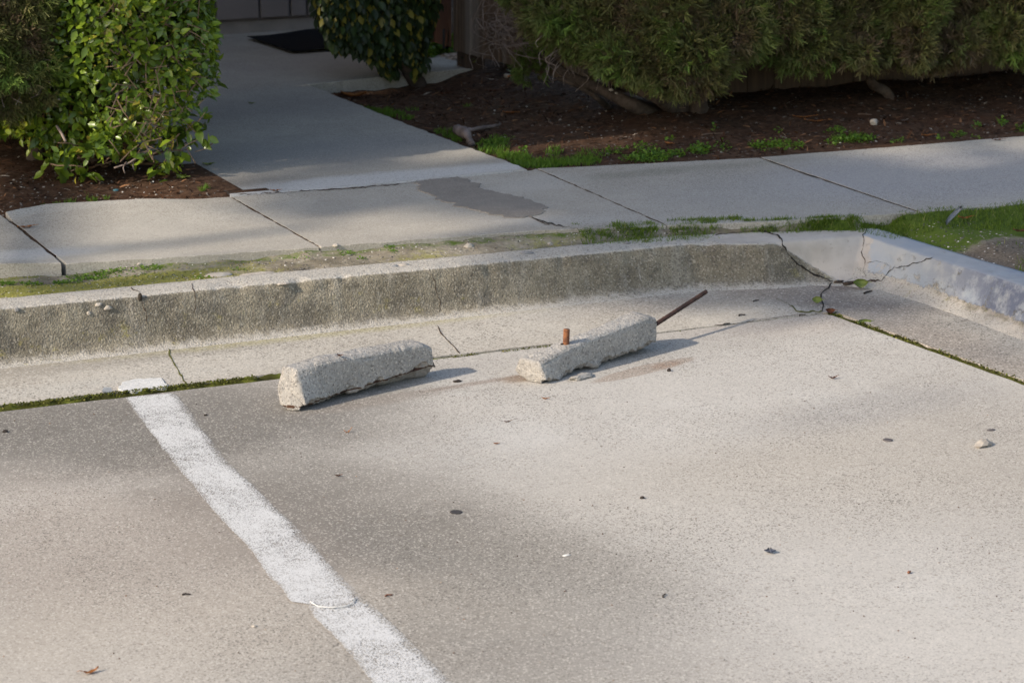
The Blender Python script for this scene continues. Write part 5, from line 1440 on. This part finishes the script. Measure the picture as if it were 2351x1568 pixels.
stone(320, 632-24, .005, (1.2, .9, .8), M['whitestone'], 'small white pebble among the weeds at the left of the strip', 'pebble', 'pebble', 20, up=.001)
leaf_obj(690, 621, .060, .010, M['stone'], 'long thin tan leaf shred on the strip behind the kerb', -1.35, .05)
# root lump by the path, big dry leaf, cane, sticks
def rootlump():
    bm = bmesh.new(); h0 = W(1070, 302, .15)
    tube(bm, curve_pts([W(1043, 298, .150), W(1055, 300, .165), W(1068, 306, .170), W(1076, 318, .160), W(1082, 332, .145)], 5), [.008+.010*math.sin(min(1, i/14)*3.0)+.002*(i % 3) for i in range(21)], 10, True, .12)
    tube(bm, curve_pts([W(1058, 300, .150), W(1090, 296, .152), W(1118, 293, .146), W(1150, 287, .138)], 5), .0055, 8, True, .2)
    for v in bm.verts: v.co += Vector((n3(v.co, 40), n3(v.co, 37), n3(v.co, 33)))*.006
    tag(bm_obj('root', bm, M['pink'], None, True), 'pinkish grey surface root bulging beside the walk edge among the weeds', 'root')
rootlump()
leaf_obj(812, 226, .10, .050, M['orange'], 'large orange brown dry leaf at the inner corner of the walk', 1.1, .35, up=.006)
leaf_obj(790, 222, .08, .030, M['brown'], 'brown dry leaf half under the big orange one at the walk corner', 1.4, .25, up=.004)
for (x, y, L, rz, m, lab) in [
    (1240, 239, .17, .1, 'twig', 'pale bent stick on the soil in the middle of the right bed'),
    (1190, 193-20, .12, .15, 'orange', 'thin orange cane on the soil near the gate'),
    (1262, 300-20, .12, 1.0, 'twig', 'thin stick beside the surface root'),
    (1510, 248, .20, -.9, 'twig', 'stick leaning down from the foot of the thick juniper trunk'),
    (1640, 310, .10, -.3, 'twig', 'small straight stick in the middle of the right bed'),
    (1985, 265, .05, -1.0, 'twig', 'short stick below the crooked juniper trunk')]:
    twig_obj(x, y, L, .003, M['bedtwig' if m == 'twig' else m], lab, rz + .3, bend=.06)
for (x, y, L, w, rz, m, lab) in [
    (1170, 262, .05, .02, 1.0, 'orange', 'orange dry leaf on the soil left of the pale stick'),
    (1130, 212, .05, .02, 1.2, 'brown', 'brown dry leaf on the soil between root and pale stick'),
    (1845, 272, .08, .016, 1.2, 'orange', 'orange dry leaf on the right bed under the long juniper'),
    (1872, 281, .08, .014, 1.0, 'orange', 'tan orange leaf just right of another in the right bed'),
    (2130, 314, .045, .018, 1.3, 'orange', 'bright orange leaf at the bed edge, right of the big weed clump'),
    (1535, 332, .04, .014, .3, 'orange', 'orange leaf near the sidewalk edge between two weed clumps'),
    (2290, 330-6, .04, .012, 1.2, 'brown', 'brown leaf at the bed edge far right'),
    (1020, 198+20, .05, .02, 1.3, 'brown', 'brown dry leaf below the small tree'),
    (625, 448-9, .0, .0, 0, '', ''),
    (60, 524, .05, .014, 1.5, 'orange', 'orange strip of dry leaf in the sidewalk joint at the left'),
    (630, 445, .0, .0, 0, '', ''),
    (622, 456-16, .0, .0, 0, '', '')]:
    if L: leaf_obj(x, y, L, w, M[m], lab, rz, .2, up=.003)
leaf_obj(632, 738-298, .03, .012, M['orange'], 'small orange leaf at the crack between walk and sidewalk', 1.2, .3)
stone(2006, 287, .015, (.9, .7, .9), M['whitestone'], 'buff lump of stone standing behind the weeds in the right bed', seed=21, amp=.5)
stone(1403, 253-44, .008, (1, .8, .7), M['whitestone'], 'small pale stone on the soil behind the pale stick', seed=22, group='pale stones in the right bed')
stone(1415, 262-46, .006, (1, .8, .7), M['whitestone'], 'smaller pale stone right beside its twin behind the pale stick', seed=23, group='pale stones in the right bed')
stone(1165, 228-50, .014, (1, .8, .7), M['stone'], 'buff stone on the soil near the fence post', seed=24)
disc(434/1.0, 717-0, .0, .0, .0, M['bottlecap'], '', 'x', '') if False else None
disc(266, 438, .009, .009, .004, M['bottlecap'], 'tiny teal scrap of litter in the soil under the hedge', 'litter', 'litter')
leaf_obj(478, 380, .036, .022, M['hedge'] if False else M['leafgreen'], 'small green leaf fallen on the walk beside the hedge', 1.3, .3, group='fallen green leaves')
leaf_obj(577, 239, .022, .012, M['leafgreen'], 'tiny green leaf in the middle of the walk', 1.0, .3, group='fallen green leaves')
leaf_obj(418, 413, .045, .024, M['leafgreen'], 'green leaf lying on the soil at the edge of the walk under the hedge', .6, .4, up=.005, group='fallen green leaves')
# feather in the grass
bm = bmesh.new(); n = 10; L_ = .10; rows = []
for i in range(n+1):
    t = i/n; w = .008*math.sin(math.pi*(t*.9+.05))**.6
    rows.append([bm.verts.new((s*w, t*L_, .012*abs(s)+.03*t)) for s in (-1, 0, 1)])
fs = [bm.faces.new((rows[i][k], rows[i][k+1], rows[i+1][k+1], rows[i+1][k])) for i in range(n) for k in range(2)]
bmesh.ops.solidify(bm, geom=fs, thickness=.0008); place(bm, 2172, 524, -1.05, .008)
tag(bm_obj('feather', bm, M['feather'], None, True), 'pale blue white feather sticking up in the grass at the right', 'feather')
for i, (x, y, lab) in enumerate([(2215, 510, 'orange dry leaf in the grass right of the feather'), (2351-10, 540, 'brown dry leaf in the grass at the right edge')]):
    leaf_obj(x, y, .04, .02, M['orange' if i == 0 else 'brown'], lab, 1.2, .4, up=.01)

# ------------------------------------------------------------------ a tree outside the view that shades walk and beds
def shade_tree(base, crown, r, n, leaf, seed, label, zc):
    t = empty('tree', base); tag(t, label, 'tree')
    trunk('trunk', [[base, Vector(base)+Vector((.1, .05, 1.2)), Vector((crown[0], crown[1], zc))]], [(.16, .07)], M['trunk'], t)
    parts = []
    R2 = np.random.default_rng(seed)
    for k in range(26):
        c = np.array(crown) + (R2.normal(size=3))*np.array(r)*.45
        m = n//26; d = unit(m); pos = c + d*(.35*np.array(r).mean()*rng.random(m)**.5)[:, None]
        parts.append((pos, rotmats(unit(m), unit(m), rng.random(m)*6.28), leaf*rng.uniform(.6, 1.3, m), rng.random(m)))
    P_, Fr_, S_, R_ = cat(parts); scatter(LEAF_V, LEAF_F, P_, Fr_, S_, R_, 'crown', M['tree'], t)
SUN_AZ = math.radians(8)    # light travels toward +x, turned this much toward +y
SUN_EL = math.radians(31)
big = empty('tree', (-6.2, 9.9, 0)); tag(big, 'big leafy tree standing out of view left of the house, shading walk and beds', 'tree')
CL = [((-4.5, 4.92, 5.65), (1.0, 1.0, .75), 5800, .15), ((-5.6, 6.5, 7.0), (.9, .6, .5), 3600, .15), ((-5.6, 6.05, 5.68), (.9, .33, .42), 4200, .13)]
parts = []
for cr, r, n, lf in CL:
    R2 = np.random.default_rng(int(n))
    for k in range(26):
        c = np.array(cr) + R2.normal(size=3)*np.array(r)*.45; m = n//26; d = unit(m)
        parts.append((c + d*(.35*np.mean(r)*rng.random(m)**.5)[:, None], rotmats(unit(m), unit(m), rng.random(m)*6.28), lf*rng.uniform(.6, 1.3, m), rng.random(m)))
P_, Fr_, S_, R_ = cat(parts); scatter(LEAF_V, LEAF_F, P_, Fr_, S_, R_, 'crown', M['tree'], big)
trunk('trunk', [[(-6.2, 9.9, 0), (-6.1, 9.8, 2), (-6.2, 9.5, 4.2), (-6.0, 8.9, 5.6)]], [(.22, .12)], M['trunk'], big)
trunk('limb', [[(-6.2, 9.5, 4.2), (-5.9, 8.0, 5.6), (-5.4, 6.4, 6.3), (-4.6, 5.0, 6.0)], [(-6.0, 8.9, 5.6), (-5.8, 7.6, 6.8), (-5.6, 6.4, 7.2)],
      [(-6.2, 9.5, 4.2), (-6.3, 7.4, 5.2), (-5.8, 5.66, 4.66), (-5.2, 5.61, 4.60)], [(-6.3, 7.4, 5.2), (-5.9, 5.95, 4.78), (-5.0, 5.87, 4.72)]], [(.11, .05), (.09, .05), (.08, .055), (.05, .03)], M['trunk'], big)

# ------------------------------------------------------------------ light and camera
w = bpy.data.worlds.new('World'); scene.world = w; w.use_nodes = True; nt = w.node_tree
sky = nt.nodes.new('ShaderNodeTexSky'); sky.sky_type = 'NISHITA'; sky.sun_disc = False
sky.sun_elevation = SUN_EL
L = Vector((math.cos(SUN_EL)*math.cos(SUN_AZ), math.cos(SUN_EL)*math.sin(SUN_AZ), -math.sin(SUN_EL)))
src = -L; sky.sun_rotation = math.atan2(src.x, src.y)
sky.air_density = 1.0; sky.dust_density = 1.0; sky.ozone_density = 1.0
bg = nt.nodes['Background']; bg.inputs['Strength'].default_value = .15
nt.links.new(sky.outputs[0], bg.inputs[0])
sl = bpy.data.lights.new('sun', 'SUN'); sl.energy = 2.75; sl.angle = math.radians(.9); sl.color = (1, .97, .92)
so = bpy.data.objects.new('sun', sl); COL.objects.link(so); so.rotation_euler = L.to_track_quat('-Z', 'Y').to_euler(); so.location = (-5, 0, 8)
cam = bpy.data.cameras.new('camera'); co = bpy.data.objects.new('camera', cam); COL.objects.link(co)
co.location = CAM; co.rotation_euler = (math.pi/2-PITCH, 0, -YAW); cam.lens = F/2351*36; cam.sensor_width = 36; cam.clip_start = .1; cam.clip_end = 2000
cam.dof.use_dof = True; cam.dof.focus_distance = 6.5; cam.dof.aperture_fstop = 9
scene.camera = co
scene.cycles.use_denoising = True; scene.cycles.use_adaptive_sampling = False
scene.cycles.sample_clamp_indirect = .6; scene.cycles.max_bounces = 5; scene.cycles.diffuse_bounces = 3
scene.view_settings.view_transform = 'Standard'; scene.view_settings.look = 'None'; scene.view_settings.exposure = .82; scene.view_settings.gamma = 1
scene.view_settings.use_white_balance = True; scene.view_settings.white_balance_temperature = 7700; scene.view_settings.white_balance_tint = 12
